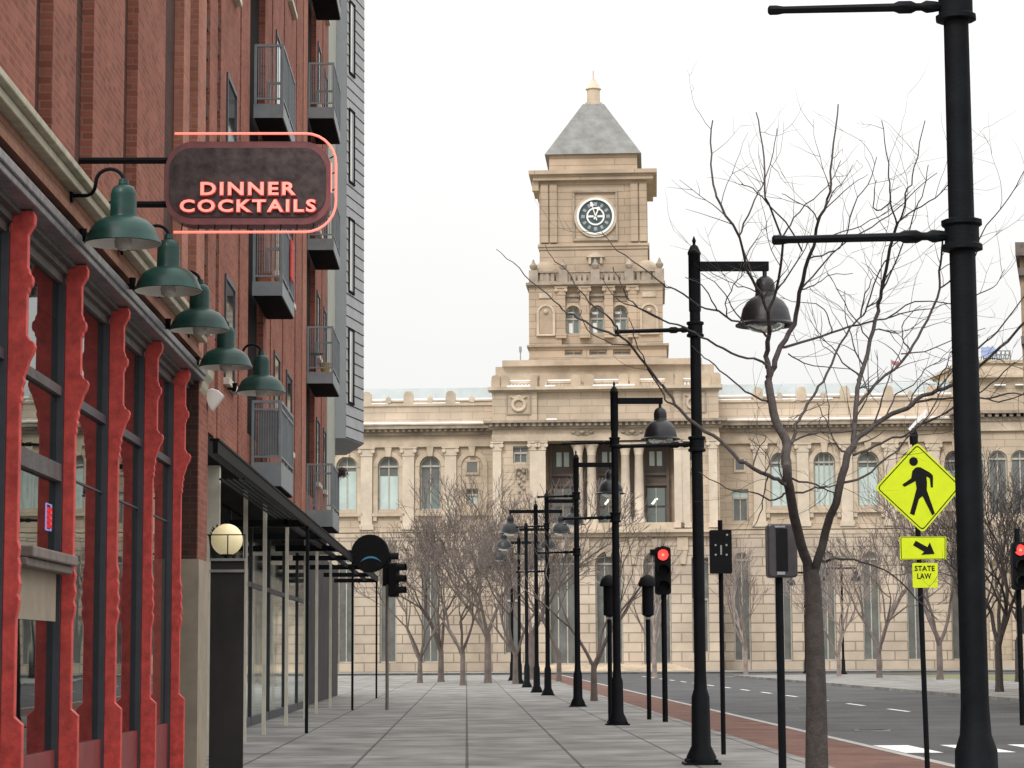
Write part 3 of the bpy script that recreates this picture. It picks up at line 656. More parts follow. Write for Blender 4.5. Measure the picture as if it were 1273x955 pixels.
# right end pavilion
VP_ = 2.5
pu0, pu1 = F(1192, 560, VP_)[0], F(1192, 560, VP_)[0]+15
pz = lambda py: F(1235, py, VP_)[1]
q = MB(); pops = [(F(px, 560, VP_)[0], .8, pz(640), pz(560), True) for px in (1212, 1240, 1268, 1296)]
wall_bay(q, pu0, pu1, pz(665), pz(536), -VP_, pops, .4); q.box(pu0, pu1, -VP_+.4, 15, 0, pz(536)); q.box(pu0, pu1, -VP_+.1, 15, pz(512), pz(468))
part('pavilion_wall', q, 'stone')
q = MB(); wall_bay(q, pu0, pu1, 0, pz(665), -VP_-.2, [(p_[0], .8, .8, pz(690), True) for p_ in pops], .5); part('ground_floor_wall', q, 'rust')
for p_ in pops: window(p_[0], .78, pz(640), pz(560)-.02, -VP_+.3, True, 'windark', 'windark')
q = MB(); q.box(pu0-.2, pu1+.2, -VP_-.3, 1, pz(536), pz(524)).box(pu0-.3, pu1+.3, -VP_-.5, 1, pz(470), pz(467)).box(pu0, pu1, -VP_-.1, 14, pz(467), pz(456)); part('entablature', q, 'trim')
q = MB(); q.box(pu0-.6, pu1+.6, -VP_-1.0, 1, pz(515), pz(512)); x = pu0
while x < pu1: q.box(x, x+.3, -VP_-.8, -VP_, pz(519), pz(515)); x += .6
q.box(pu0-.3, pu1+.3, -VP_-.45, 1, pz(524)+.003, pz(519)); part('cornice', q, 'trimdark')
q = MB()
for p0, p1 in ((1236, 1250), (1262, 1290)): q.box(F(p0, 500, VP_)[0], F(p1, 500, VP_)[0], -VP_-.4, -VP_, pz(480), pz(478.5))
part('snow', q, 'snow')
# entrance steps
q = MB()
for k in range(6): q.box(cu(668)-.3*(5-k), cu(838)+.3*(5-k), y0-1.3-.4*(6-k), y0-.35, .1*k if k else -.1, .1*(k+1))
part('steps', q, 'trim')

# flag on the roof and things behind the building
fx = at(1109, 487, 212); fy = at(1109, 447, 212)
fl = thing('flagpole', 'thin rooftop pole flying a small dark red flag above the right wing', 'flag', (fx.x, fx.y, fx.z))
q = MB().tube([(fx.x, fx.y, fx.z-3), (fx.x, fx.y, fy.z)], .06, 6); q.build('pole', 'steel', fl)
q = MB(); q.prism([(fx.x+.03, fy.z-.05), (fx.x+.4, fy.z-.22), (fx.x+.7, fy.z-.12), (fx.x+.75, fy.z-.5), (fx.x+.4, fy.z-.6), (fx.x+.03, fy.z-.4)], 'y', fx.y-.02, fx.y+.02); q.build('cloth', mat('flag_red', (.3, .12, .12), .8), fl)
ax_ = at(647, 446, 208); a2z = at(647, 431, 208)
q = MB().tube([(ax_.x, ax_.y, ax_.z-2), (ax_.x, ax_.y, a2z.z)], .05, 6); q.box(ax_.x-.12, ax_.x+.12, ax_.y-.1, ax_.y+.1, a2z.z-.5, a2z.z); tag(q.build('roof_antenna', 'steel', org=(ax_.x, ax_.y, 0)), 'thin pale mast on the roof left of the clock tower', 'antenna')
def box_px(px0, px1, pyt, Y, dep, zb=0):
    a, b = at(px0, pyt, Y), at(px1, pyt, Y); return a.x, b.x, Y, Y+dep, zb, a.z
a, b, c_, d_, e_, f_ = box_px(1112, 1196, 484, 245, 16)
gb = thing('gabled_building', 'beige building with a low hipped roof peeping over the right wing', 'building', (a, c_, 0))
MB().box(a, b, c_, d_, e_, f_).build('wall', 'farbeige', gb)
mz = at(1150, 476, 245).z
MB().add([(a-.5, c_-.5, f_), (b+.5, c_-.5, f_), (b+.5, d_, f_), (a-.5, d_, f_), (a+2.5, c_+5, mz), (b-2, c_+5, mz)], [(0,1,5,4), (1,2,5), (2,3,4,5), (3,0,4), (0,3,2,1)]).build('roof', mat('pale_roof', (.50, .42, .33), .8), gb)
a, b, c_, d_, e_, f_ = box_px(1196, 1330, 452, 250, 16)
fb = thing('flat_roofed_building', 'pale stone block with a flat roof behind the pavilion at the right', 'building', (a, c_, 0))
MB().box(a, b, c_, d_, e_, f_).build('wall', 'farbeige', fb)
MB().box(a-.3, b+.3, c_-.3, d_, f_, f_+.35).build('cornice', 'trim', fb)
q = MB(); g0, g1 = at(1223, 452, 251), at(1256, 452, 251); gt = at(1223, 434, 251).z-.05
rf = thing('billboard_frame', 'empty steel billboard scaffold on the flat roof at the right', 'billboard', (g0.x, 251, g0.z+.35))
n = 7
for k in range(n):
    x = g0.x+(g1.x-g0.x)*k/(n-1); q.tube([(x, 251, g0.z+.3), (x, 251, gt+.4*math.sin(k))], .08, 5); q.tube([(x, 251, gt-.2), (x+.1, 253.2, g0.z+.35)], .06, 5)
for zz in (.35, .62, .9): q.tube([(g0.x, 251, g0.z+(gt-g0.z)*zz), (g1.x, 251, g0.z+(gt-g0.z)*zz)], .07, 5)
q.build('scaffold', 'balcony', rf)
q = MB().box(g0.x-.3, g0.x+1.2, 250.6, 250.85, g0.z+.7, gt+.2); q.build('board', 'blue', rf)

# ------------------------------------------------------------------ street lamps
LX, LY = 0.0, 0.0
def make_lamp(twin=False):
    t = thing('street_lamp', 'x', 'street lamp', (0, 0, 0), 'black bell street lamps along the pavement')
    p = MB(); p.lathe([(.2, 0), (.2, .1), (.13, .25), (.12, .9), (.09, 1.0), (.08, 1.2), (.072, 6.3)], (0,0,0), 12)
    p.lathe([(.082, 6.15), (.082, 6.93), (.09, 6.94), (.09, 6.97), (.05, 7.06), (.02, 7.08), (.02, 7.11), (.03, 7.13), (.004, 7.2)], (0,0,0), 8, smooth=False)
    p.build('pole', 'black', t)
    bp_ = MB().box(-.24, .24, -.24, .24, 0, .03)
    for sx in (-.18, .18):
        for sy in (-.18, .18): bp_.lathe([(.025, .03), (.025, .07), (.012, .075)], (sx, sy, 0), 6)
    bp_.build('base_plate', 'black', t)
    for s in ((1, -1) if twin else (1,)):
        MB().box(min(.07*s, 1.01*s), max(.07*s, 1.01*s), -.04, .04, 6.71, 6.84).build('crossbar', 'black', t, bevel=.006)
        b = MB(); x = .955*s
        b.lathe([(.03, 6.72), (.03, 6.64), (.06, 6.63), (.115, 6.58), (.135, 6.5), (.135, 6.42), (.128, 6.415), (.14, 6.36), (.17, 6.34), (.25, 6.28), (.31, 6.18), (.34, 6.05), (.35, 6.0), (.41, 5.965), (.41, 5.945), (.34, 5.955), (.3, 6.05), (.05, 6.25)], (x,0,0), 28, cap=False)
        bo = b.build('bell_shade', 'bell', t, sharp=35)
        MB().lathe([(.26, 5.96), (.25, 5.93), (.19, 5.885), (.1, 5.86), (.001, 5.85)], (x,0,0), 20, cap=False).build('lens', 'lens', bo)
    if not twin:
        for z in (5.90, 4.32):
            a = MB(); a.lathe([(.09, z-.11), (.118, z-.10), (.118, z-.07), (.1, z-.055), (.1, z+.055), (.118, z+.07), (.118, z+.10), (.09, z+.11)], (0,0,0), 12)
            ax = lambda x_, r_: ((x_, 0, z-.03*(-x_)/1.1), r_)
            pr = [(-.08, .03), (-.13, .04), (-.17, .045), (-.2, .028), (-.23, .028), (-.26, .045), (-.33, .045), (-.36, .03), (-1.0, .026), (-1.04, .034), (-1.08, .034), (-1.09, .02)]
            a.tube([(x_, 0, z-.03*(-x_)/1.1) for x_, r_ in pr], [r_ for x_, r_ in pr], 8)
            a.build('banner_arm', 'black', t)
    return t
lamp0 = make_lamp(); lampT = make_lamp(True)
def place(o, px, py, Y, z=7.15, lab=None, sc_=(1, 1, 1)):
    p = at(px, py, Y); o.location = (p.x, Y, .12 if abs(p.x) < 6.2 or p.x < 6.2 else 0.12); o.scale = sc_
    o['_org'] = [0,0,0]; o['label'] = lab; return o
lamps = [(1201, 480, 14.7, 'thickest front lamp post at the right, banner arm pointing left', (1.12, 1.12, .955)),
         (863, 320, 31.2, 'black lamp post whose bell shade hangs among branches right of the clock tower', (1, 1, .985)),
         (763.5, 497, 48.2, 'black lamp post standing left of the red traffic light, bell shade under its arm', (1, 1, .985)),
         (716, 580, 64.8, 'black lamp post before the left tall recess of the courthouse colonnade', (1, 1, .985)),
         (679.5, 627, 82, 'slim black lamp post just left of the lamp before the colonnade recess', (1, 1, 1))]
for i, (px, py, Y, lab, s) in enumerate(lamps):
    o = lamp0 if i == 0 else copy_tree(lamp0)
    place(o, px, py, Y, lab=lab, sc_=s)
tw = [(666, 645, 88, 'nearest twin-armed lamp post, one bell shade hanging on each side', (1, 1, 1)),
      (654, 672, 101, 'smaller twin-armed lamp post half hidden between nearer lamp posts', (1, 1, 1)),
      (645, 684, 113, 'small far twin-armed lamp post among bare twigs', (1, 1, 1)), (636, 694, 126, 'farthest thin lamp post left in the receding row', (1, 1, 1)),
      (1046, 712, 150, 'tiny far lamp post beside the fork of the big bare tree', (1, 1, 1)), (1000, 720, 158, 'tiny far lamp whose shade shows behind the tree trunk', (1, 1, 1))]
for i, (px, py, Y, lab, s) in enumerate(tw):
    o = lampT if i == 0 else copy_tree(lampT)
    place(o, px, py, Y, lab=lab, sc_=s)

# ------------------------------------------------------------------ storefront with red pillars
XF, XB, XG = -2.925, -3.047, -3.095
YS, YE = 6.6, 26.3
sf = thing('storefront_building', 'low storefront with red cast iron pillars, charcoal windows and tan brick cornice', 'shop building', (XG, YS, 0))
def B(*a): return MB().box(*a)
P0, PS = 15.45, 2.2
fins = [P0+PS*k for k in range(-4, 5)]
Zf = 1.6+2.97
def zx(py, px, X): return atx(px, py, X).z
for yf in fins:
    XS = XF-.034
    prof = [(XB, .12), (XF+.02, .12), (XF+.02, 1.15), (XS, 1.2), (XS, 1.85)]
    def bump(z, s):   # an acanthus scroll on the column front, seen in profile
        return [(XS, z-.36*s), (XS+.012, z-.34*s), (XS+.006, z-.31*s), (XS+.016, z-.28*s), (XS+.010, z-.25*s), (XS+.024, z-.21*s), (XS+.020, z-.18*s), (XS+.04, z-.12*s), (XS+.058, z-.06*s), (XF+.046, z-.02*s), (XF+.06, z+.025*s), (XF+.048, z+.055*s), (XF+.022, z+.066*s), (XF+.01, z+.09*s), (XF, z+.1*s)]
    zb1, zb2 = 1.6+1.98, 1.6+2.55
    prof += [(XS+.012, 1.9), (XS+.02, 1.96), (XS+.008, 2.0), (XS+.022, 2.07), (XS+.01, 2.13), (XS+.018, 2.2), (XS+.006, 2.24), (XS+.014, 2.3), (XS, 2.36)]
    prof += bump(1.6+2.02, 1.0) + [(XF, 1.6+2.40), (XF+.012, 1.6+2.42), (XF+.012, 1.6+2.44), (XF+.032, 1.6+2.46), (XF+.036, 1.6+2.49), (XF+.032, 1.6+2.52), (XF+.012, 1.6+2.54), (XF+.012, 1.6+2.56), (XF, 1.6+2.58)]
    prof += [(XF, 1.6+2.80), (XF+.016, 1.6+2.83), (XF+.04, 1.6+2.87), (XF+.045, 1.6+2.92), (XF+.03, Zf-.01), (XB, Zf-.01)]
    q = MB().prism(prof, 'y', yf, yf+.085); q.build('pillar', 'red', sf, bevel=.006)
    B(XG-.02, XB, yf-.03, yf+.12, .12, 1.6+2.81).build('jamb', 'frame', sf)
q = MB()
q.box(XG-.35, XG+.03, YS, YE, 1.6+2.81, Zf)          # header over the glass
q.box(XG+.03, XG+.07, YS, YE, 1.6+2.88, Zf-.001); q.box(XG+.07, XG+.12, YS, YE, 1.6+2.93, Zf-.002)
q.build('header', 'greytrim', sf)
q = MB(); q.box(XG-.3, XF+.07, YS, YE-.9, Zf, Zf+.05).box(XF+.0, XF+.09, YS, YE-.9, Zf+.05, Zf+.115); q.build('fascia', 'fasciagrey', sf, bevel=.008)
q = MB(); z = Zf+.115
q.box(XG-.3, XF-.04, YS, YE-.7, z, z+.14).box(XG-.3, XF+.02, YS, YE-.7, z+.145, z+.21).box(XG-.3, XF-.02, YS, YE-.7, z+.215, z+.34); q.build('brick_cornice', 'bricktan', sf)
q = MB(); q.box(XG-.3, XF+.06, YS, YE-.6, z+.345, z+.41).box(XG-.3, XF+.11, YS, YE-.6, z+.415, z+.47); q.build('cornice_cap', 'creamtrim', sf, bevel=.01)
ends = list(zip(fins[:-1], fins[1:]))
for i, (a, b) in enumerate(ends):
    f = MB(); f.box(XG-.01, XG+.035, a+.12, b-.03, 1.6+1.95, 1.6+2.02)
    first = (i == 4)
    f.box(XG-.01, XG+.045, a+.12, b-.03, 1.6+1.30, 1.6+1.43) if first else f.box(XG-.008, XG+.012, a+.12, b-.03, 1.6+1.36, 1.6+1.375)
    fo = f.build('window', 'frame' if not first else 'greytrim', sf)
    MB().add([(XG, a+.12, .9), (XG, b-.03, .9), (XG, b-.03, 1.6+2.81), (XG, a+.12, 1.6+2.81)], [(0,1,2,3)]).build('pane', 'glass', fo)
    q = B(XG-.05, XG+.03, a+.12, b-.03, .12, .9); q.build('stall_riser', 'reddark', sf)
a, b = ends[4]
q = MB(); q.box(XG, XF+.02, a+.3, b-.08, 1.6+.66, 1.6+.735).box(XG, XF-.02, a+.3, b-.08, 1.6+.60, 1.6+.66-.002); q.build('sill', 'sillstone', sf, bevel=.01)
q = B(XG+.001, XG+.03, a+.32, b-.1, 1.6+.25, 1.6+.6); q.build('panel', 'tan', sf)
# interior box: dark rooms behind the glass
q = MB(); q.add([(XG-3.5, YS, .1), (XG-3.5, YE, .1), (XG-3.5, YE, 4.5), (XG-3.5, YS, 4.5)], [(0,1,2,3)]).box(XG-3.5, XG-.36, YE-.1, YE, .1, 4.5).box(XG-3.5, XG-.36, YS, YS+.1, .1, 4.5).box(XG-3.5, XG-.06, YS, YE, 4.42, 4.55).box(XG-3.5, XG-.06, YS, YE, .0, .14); q.build('interior', 'inside', sf)
q = MB(); q.box(-7.5, XG-.3, YS, YE, 4.56, Zf+.45); q.build('roof', 'greytrim', sf)
# end pier
q = MB(); q.box(XG-.3, XF, 25.4, YE, 1.6+1.03, Zf+.2); q.build('brick_pier', 'brickdark', sf)
q = MB(); q.box(XF-.003, XF+.012, 25.4+.0, YE, 1.6+1.03, Zf+.2); q.build('pier_face', 'brick', sf)
q = MB(); q.box(XG-.3, XF+.03, 25.37, YE, .1, 1.6+1.03-.002); q.build('pier_base', 'tan', sf)
q = MB(); q.prism([(XF, 1.6+2.85), (XF+.04, 1.6+2.92), (XF+.05, 1.6+2.99), (XF+.10, 1.6+3.05), (XF+.11, 1.6+3.13), (XF, 1.6+3.15)], 'y', 25.42, 26.0); q.build('corbel', 'creamtrim', sf, bevel=.01)
# neon open sign in the window
p1 = atx(58, 626, XG-.12); p2 = atx(63.5, 660, XG-.12)
nn = thing('window_neon_sign', 'small red neon sign with a blue-white border glowing inside the near shop window', 'neon sign', (XG-.12, p1.y, p2.z))
ya, yb_ = p1.y-.02, p1.y+.20; za, zb_ = p2.z, p1.z
q = MB().tube([(XG-.12, ya, za), (XG-.12, ya, zb_), (XG-.12, yb_, zb_), (XG-.12, yb_, za), (XG-.12, ya, za)], .007, 6); q.build('border_tube', emis('white_blue_neon', (.35, .45, 1), 2.2), nn)
q = MB()
for k in range(4): q.tube([(XG-.11, ya+.03, za+.03+k*.042), (XG-.11, yb_-.03, za+.03+k*.042)], .02, 6)
q.build('letter_tube', emis('red_window_neon', (1, .035, .03), 2.2), nn)

# gooseneck lamps
lamp_px = [(153, 302, 17.1), (209, 361, 19.5), (248, 410, 21.9), (280.5, 456, 24.5), (324.5, 488, 26.6)]
def make_goose():
    t = thing('gooseneck_lamp', 'x', 'wall lamp', (0,0,0), 'green gooseneck lamps over the storefront')
    t.location = (0,0,0)
    b = MB(); r = .247; SC = 1.15
    b.lathe([(.04, .375), (.062, .365), (.076, .345), (.083, .31), (.085, .18), (.089, .168), (.12, .160), (.162, .138), (.2, .102), (.224, .055), (.236, .022), (r, .004), (r+.003, -.004), (r-.004, -.008)], (0,0,0), 32, cap=False)
    sh = b.build('shade', 'green', t, sharp=35)
    MB().lathe([(.243, -.003), (.230, .016), (.217, .048), (.192, .092), (.155, .125), (.11, .146), (.01, .152)], (0,0,-.006), 32, cap=False).build('reflector', 'enamelwhite', sh)
    MB().lathe([(.03, .08), (.045, .05), (.058, .01), (.05, -.03), (.02, -.05), (.001, -.052)], (0,0,0), 14, cap=False).build('bulb', 'bulb', sh)
    MB().lathe([(.001, .42), (.03, .415), (.035, .38)], (0,0,0), 12, cap=False).build('cap', 'green', sh)
    # arm rises from the crown, loops over and runs back down to the wall
    pts = [(0, 0, .385)]
    for k in range(0, 13):
        a = math.pi*k/12; pts.append((-.092+.092*math.cos(a), .03*k/12, .40+.085*math.sin(a)))
    pts += [(-.195, .05, .36), (-.215, .07, .335), (-.25, .09, .325), (-.345, .10, .325)]
    MB().tube(pts, .0125, 8).lathe([(.045, 0), (.045, .02)], (-.36, .10, .325), 12, 'x').build('arm', 'black', t)
    MB().tube([(-.33, .06, .05), (-.26, .02, .03)], .014, 6).sphere((-.27, .03, .035), .026, 6).lathe([(.02, 0), (.026, .05)], (-.262, .02, .045), 8).build('swivel', 'black', t)
    return t
g0_ = make_goose()
glab = ['nearest and largest green gooseneck lamp, at the upper left over the grey fascia', 'second green gooseneck lamp from the front, just left of the neon sign corner', 'third green gooseneck lamp, in the middle of its row of five', 'fourth green gooseneck lamp, next to last before the white floodlight', 'smallest and farthest green gooseneck lamp, hanging before the grey balcony']
for i, (px, py, Y) in enumerate(lamp_px):
    o = g0_ if i == 0 else copy_tree(g0_)
    p = at(px, py, Y); o.location = p; o['label'] = glab[i]; o.rotation_euler = (R((1,-1,1,0,-1)[i]), 0, R((0, 2, -2, 1, 3)[i])); o.scale = (1.15*1.0,)*3

# hanging neon sign over the pavement
SY = 20.3
def sp_(px, py): p = at(px, py, SY); return p.x, p.z
x0, _ = sp_(205, 280); x1, z_b = sp_(411, 279); zt = at(300, 176, SY).z
def rrect(x0, x1, z0, z1, r, n=7):
    pts = []
    for (cx, cz_, a0) in ((x1-r, z0+r, -90), (x1-r, z1-r, 0), (x0+r, z1-r, 90), (x0+r, z0+r, 180)):
        for k in range(n+1):
            a = R(a0+90*k/n); pts.append((cx+r*math.cos(a), cz_+r*math.sin(a)))
    return pts
ns = thing('neon_restaurant_sign', 'dark projecting sign with pink neon letters and border over the pavement', 'neon sign', (x0, SY, z_b))
MB().prism(rrect(x0, x1, z_b, zt, .24), 'y', SY, SY+.22).build('cabinet', 'signrim', ns)
MB().prism(rrect(x0+.035, x1-.045, z_b+.065, zt-.06, .2), 'y', SY-.012, SY-.001).build('sign_face', 'signface', ns)
def pxm(px): return px*SY/FPX
pts = [Vector((p[0], SY-.05, p[1])) for p in rrect(x0+pxm(9), x1+pxm(7), z_b-pxm(11), zt+.06, .27)]
k0_ = 0
nn_ = 8; loop = [Vector((x0+pxm(12), SY-.05, zt+.06))]+pts[nn_:2*nn_][::-1]+pts[:nn_][::-1]+[Vector((x0+pxm(12), SY-.05, z_b-pxm(11)))]
MB().tube(loop, .011, 8).build('neon_tube', 'neon', ns)
pts = [Vector((p[0], SY-.03, p[1])) for p in rrect(x0+.0, x1+pxm(1.5), z_b-.005, zt+.01, .25)]
sdo = MB()
for k in range(9):
    xx = x0+.15+k*(x1-x0-.3)/8; sdo.tube([(xx, SY+.03, z_b+.01), (xx, SY-.03, z_b-pxm(9))], .006, 6)
for k in range(3):
    zz = z_b+.3+k*.15; sdo.tube([(x1-.01, SY+.03, zz), (x1+pxm(6), SY-.04, zz+.01)], .006, 6)
sdo.build('tube_support', 'black', ns)
MB().tube([(x1-.0+pxm(1), SY-.03, z_b+.28), (x1+pxm(1), SY-.03, zt-.2)], .006, 6).build('neon_tube', 'neoncore', ns)
for (txt, pa, pb, pt_, pb2) in (('DINNER', 249, 369, 226.5, 245), ('COCKTAILS', 223, 394, 248, 266)):
    xa, za_ = sp_(pa, pb2); xb, zb2_ = sp_(pb, pt_)
    text_mb(txt, (xa+xb)/2, (za_+zb2_)/2, xb-xa, zb2_-za_, SY-.012, .02, .05, 1.18).build('letter_face', 'neonred', ns)
    text_mb(txt, (xa+xb)/2, (za_+zb2_)/2, (xb-xa)*.985, (zb2_-za_)*.86, SY-.040, .008, .022, 1.22).build('letter_tube', 'neoncore', ns)
MB().tube([(XF-.5, SY+.1, zt-.15), (x0+.1, SY+.1, zt-.15)], .03, 8).tube([(XF-.5, SY+.1, z_b+.2), (x0+.05, SY+.1, z_b+.2)], .03, 8).build('wall_bracket', 'black', ns)

# white floodlight on the pier
p = at(264, 497, 26.2)
fl_ = thing('floodlight', 'small white wedge-shaped floodlight on the brick pier end', 'floodlight', tuple(p))
q = MB(); s_ = .0092
poly = [(a_*1.45, b_*1.45) for a_, b_ in [(-.055, .03), (-.03, .075), (.0, .085), (.05, .068), (.092, .03), (.05, -.03), (.0, -.09), (-.03, -.05)]]
q.prism([(p.x+a_, p.z+b_) for a_, b_ in poly], 'y', p.y-.07, p.y+.07); q.build('housing', 'white', fl_, bevel=.012)
MB().tube([(p.x-.03, p.y, p.z+.02), (p.x-.12, p.y, p.z+.04)], .025, 8).build('bracket', 'white', fl_)

# ------------------------------------------------------------------ brick apartment building
XW = -3.6
ZB = 1.6+3.09
ap = thing('apartment_building', 'tall red brick apartment block with grey balconies and grey clad corner bay', 'apartment building', (XW, YE, 0))
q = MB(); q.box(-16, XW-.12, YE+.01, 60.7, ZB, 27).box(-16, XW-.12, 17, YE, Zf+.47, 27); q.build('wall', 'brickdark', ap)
def dx(px, X=3.54): return X*FPX/(580-px)
strips = [(17.0, 19.2, 'brick'), (20.0, 21.2, 'brick'), (22.2, 24.2, 'brick'), (25.2, 27.5, 'brick'), (29.3, 29.95, 'brickpink'), (30.9, 31.85, 'brickpink'), (32.3, 33.3, 'brick'), (33.75, 36.6, 'brick'), (36.85, 38.3, 'brick'),
          (41.2, 42.6, 'brick'), (42.85, 45.4, 'brick'), (45.7, 48.7, 'brick'), (49.0, 50.8, 'brick'), (51.1, 52.4, 'brickpink'), (55.3, 57.7, 'brick'), (58.1, 60.0, 'brick')]
for (a, b, m_) in strips:
    q = MB(); z0_ = ZB if a > YE else Zf+.475
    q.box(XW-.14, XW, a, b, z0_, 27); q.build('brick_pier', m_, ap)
# low brick band over the canopy
MB().box(XW-.14, XW-.02, YE+.02, 60.7, ZB, ZB+.55).build('brick_band', 'brick', ap)
# toothed brick edges beside the piers
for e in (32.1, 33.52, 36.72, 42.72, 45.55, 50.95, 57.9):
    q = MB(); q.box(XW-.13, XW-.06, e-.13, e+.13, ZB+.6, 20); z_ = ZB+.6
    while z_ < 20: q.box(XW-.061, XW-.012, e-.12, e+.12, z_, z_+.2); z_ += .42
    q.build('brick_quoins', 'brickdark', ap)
# windows with cream sills in the brick wall
floors = [1.6+3.19+.9+3.08*k for k in range(6)]
for zf_ in floors:
    for (a, b) in ((34.6, 35.9), (43.5, 44.7), (46.5, 47.8), (55.9, 56.9), (58.6, 59.5)):
        f = MB(); f.box(XW+.001, XW+.03, a-.06, a, zf_, zf_+1.5).box(XW+.001, XW+.03, b, b+.06, zf_, zf_+1.5).box(XW+.001, XW+.03, a-.06, b+.06, zf_+1.5, zf_+1.57)
        fo = f.build('window', 'frame', ap); MB().box(XW+.0015, XW+.01, a, b, zf_, zf_+1.5).build('pane', 'darkglass', fo)
        MB().box(XW+.0, XW+.09, a-.1, b+.1, zf_-.1, zf_).build('sill', 'cream', fo)
# door strips behind the balconies; the shade there is put into their near-black colour
for (a, b) in ((38.4, 41.1), (52.5, 55.2)):
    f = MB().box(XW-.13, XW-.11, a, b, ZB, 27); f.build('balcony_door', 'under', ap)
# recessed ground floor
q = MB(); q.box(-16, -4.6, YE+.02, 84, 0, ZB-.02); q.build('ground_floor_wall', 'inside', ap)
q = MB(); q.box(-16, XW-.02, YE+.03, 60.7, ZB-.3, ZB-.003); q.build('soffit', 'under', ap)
for k, px in enumerate((267, 306.5, 330.5, 358, 381, 395, 412)):
    Y_ = 3.75*FPX/(580-px); w_ = .035 if k else .09
    MB().box(-3.75-w_, -3.75+w_, Y_-w_, Y_+w_, .1, ZB-.3).build('column', 'cream', ap)
for k in range(9):
    a = YE+.5+4.5*k
    fr = MB().box(-4.58, -4.5, a, a+.1, .1, ZB-.35).box(-4.58, -4.5, a+.1, a+4.4, 3.0, 3.1).box(-4.58, -4.5, a+.1, a+4.4, .1, .3); fo = fr.build('shop_window', 'frame', ap)
    MB().box(-5.6+.35*(k % 3), -4.9, a+.6, a+3.9, .1, 2.2+.4*(k % 2)).build('display', 'tan' if k % 2 else 'greytrim', fo)
    MB().add([(-4.54, a+.1, .3), (-4.54, a+4.4, .3), (-4.54, a+4.4, ZB-.35), (-4.54, a+.1, ZB-.35)], [(0,1,2,3)]).build('pane', 'shopglass', fo)
# green-grey strip and grey clad bay
MB().box(-16, XW-.02, 60.7, 64.38, 4.3, 27).build('panel_strip', 'greengrey', ap)
zbay = 7.53
B0, B1 = Vector((-3.33, 64.4)), Vector((-2.93, 66.44))
q = MB().prism([(-16, 64.4), (-3.33, 64.4), (-2.93, 66.44), (-3.6, 70), (-16, 70)], 'z', zbay, 27); q.build('bay', 'sidinglight', ap)
dv = (B1-B0).normalized(); nv = Vector((dv.y, -dv.x)); ln = (B1-B0).length
q = MB(); z_ = zbay+.02; k = 0
while z_ < 26.8:            # lap boards, each tilted a little over the next
    a = B0+nv*.004; b = B1+nv*.004; a2 = B0+nv*.014; b2 = B1+nv*.014
    q.add([(a2.x, a2.y, z_), (b2.x, b2.y, z_), (b.x, b.y, z_+.305), (a.x, a.y, z_+.305), (B0.x, B0.y, z_), (B1.x, B1.y, z_)], [(0,1,2,3), (4,5,1,0), (4,0,3), (5,2,1)])
    z_ += .31
q.build('lap_siding', 'siding', ap)
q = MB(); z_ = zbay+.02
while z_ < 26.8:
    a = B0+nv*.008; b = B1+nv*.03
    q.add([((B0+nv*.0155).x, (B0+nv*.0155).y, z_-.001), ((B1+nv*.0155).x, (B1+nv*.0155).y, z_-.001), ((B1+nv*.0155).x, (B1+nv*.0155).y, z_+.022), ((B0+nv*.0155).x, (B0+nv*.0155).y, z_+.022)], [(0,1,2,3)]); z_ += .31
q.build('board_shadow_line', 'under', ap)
for k in range(6):
    z_ = 8.64+3.13*k-.0; a = B0+dv*.28+nv*.04; b = B0+dv*.78+nv*.04
    f = MB()
    def slab(mb, s0, s1, z0_, z1_, o0, o1):
        p_ = [B0+dv*s0+nv*o0, B0+dv*s1+nv*o0, B0+dv*s1+nv*o1, B0+dv*s0+nv*o1]
        mb.prism([(v_.x, v_.y) for v_ in p_], 'z', z0_, z1_)
    slab(f, .22, .30, z_-.06, z_+1.95, .0, .04); slab(f, .78, .86, z_-.06, z_+1.95, .0, .04); slab(f, .22, .86, z_+1.95, z_+2.02, .0, .045); slab(f, .22, .86, z_-.12, z_-.06, .0, .05)
    fo = f.build('window', 'under', ap); g_ = MB(); slab(g_, .30, .56, z_-.06, z_+1.95, .0, .025); g_.build('blind', 'white', fo); g_ = MB(); slab(g_, .56, .78, z_-.06, z_+1.95, .0, .026); g_.build('pane', 'darkglass', fo)
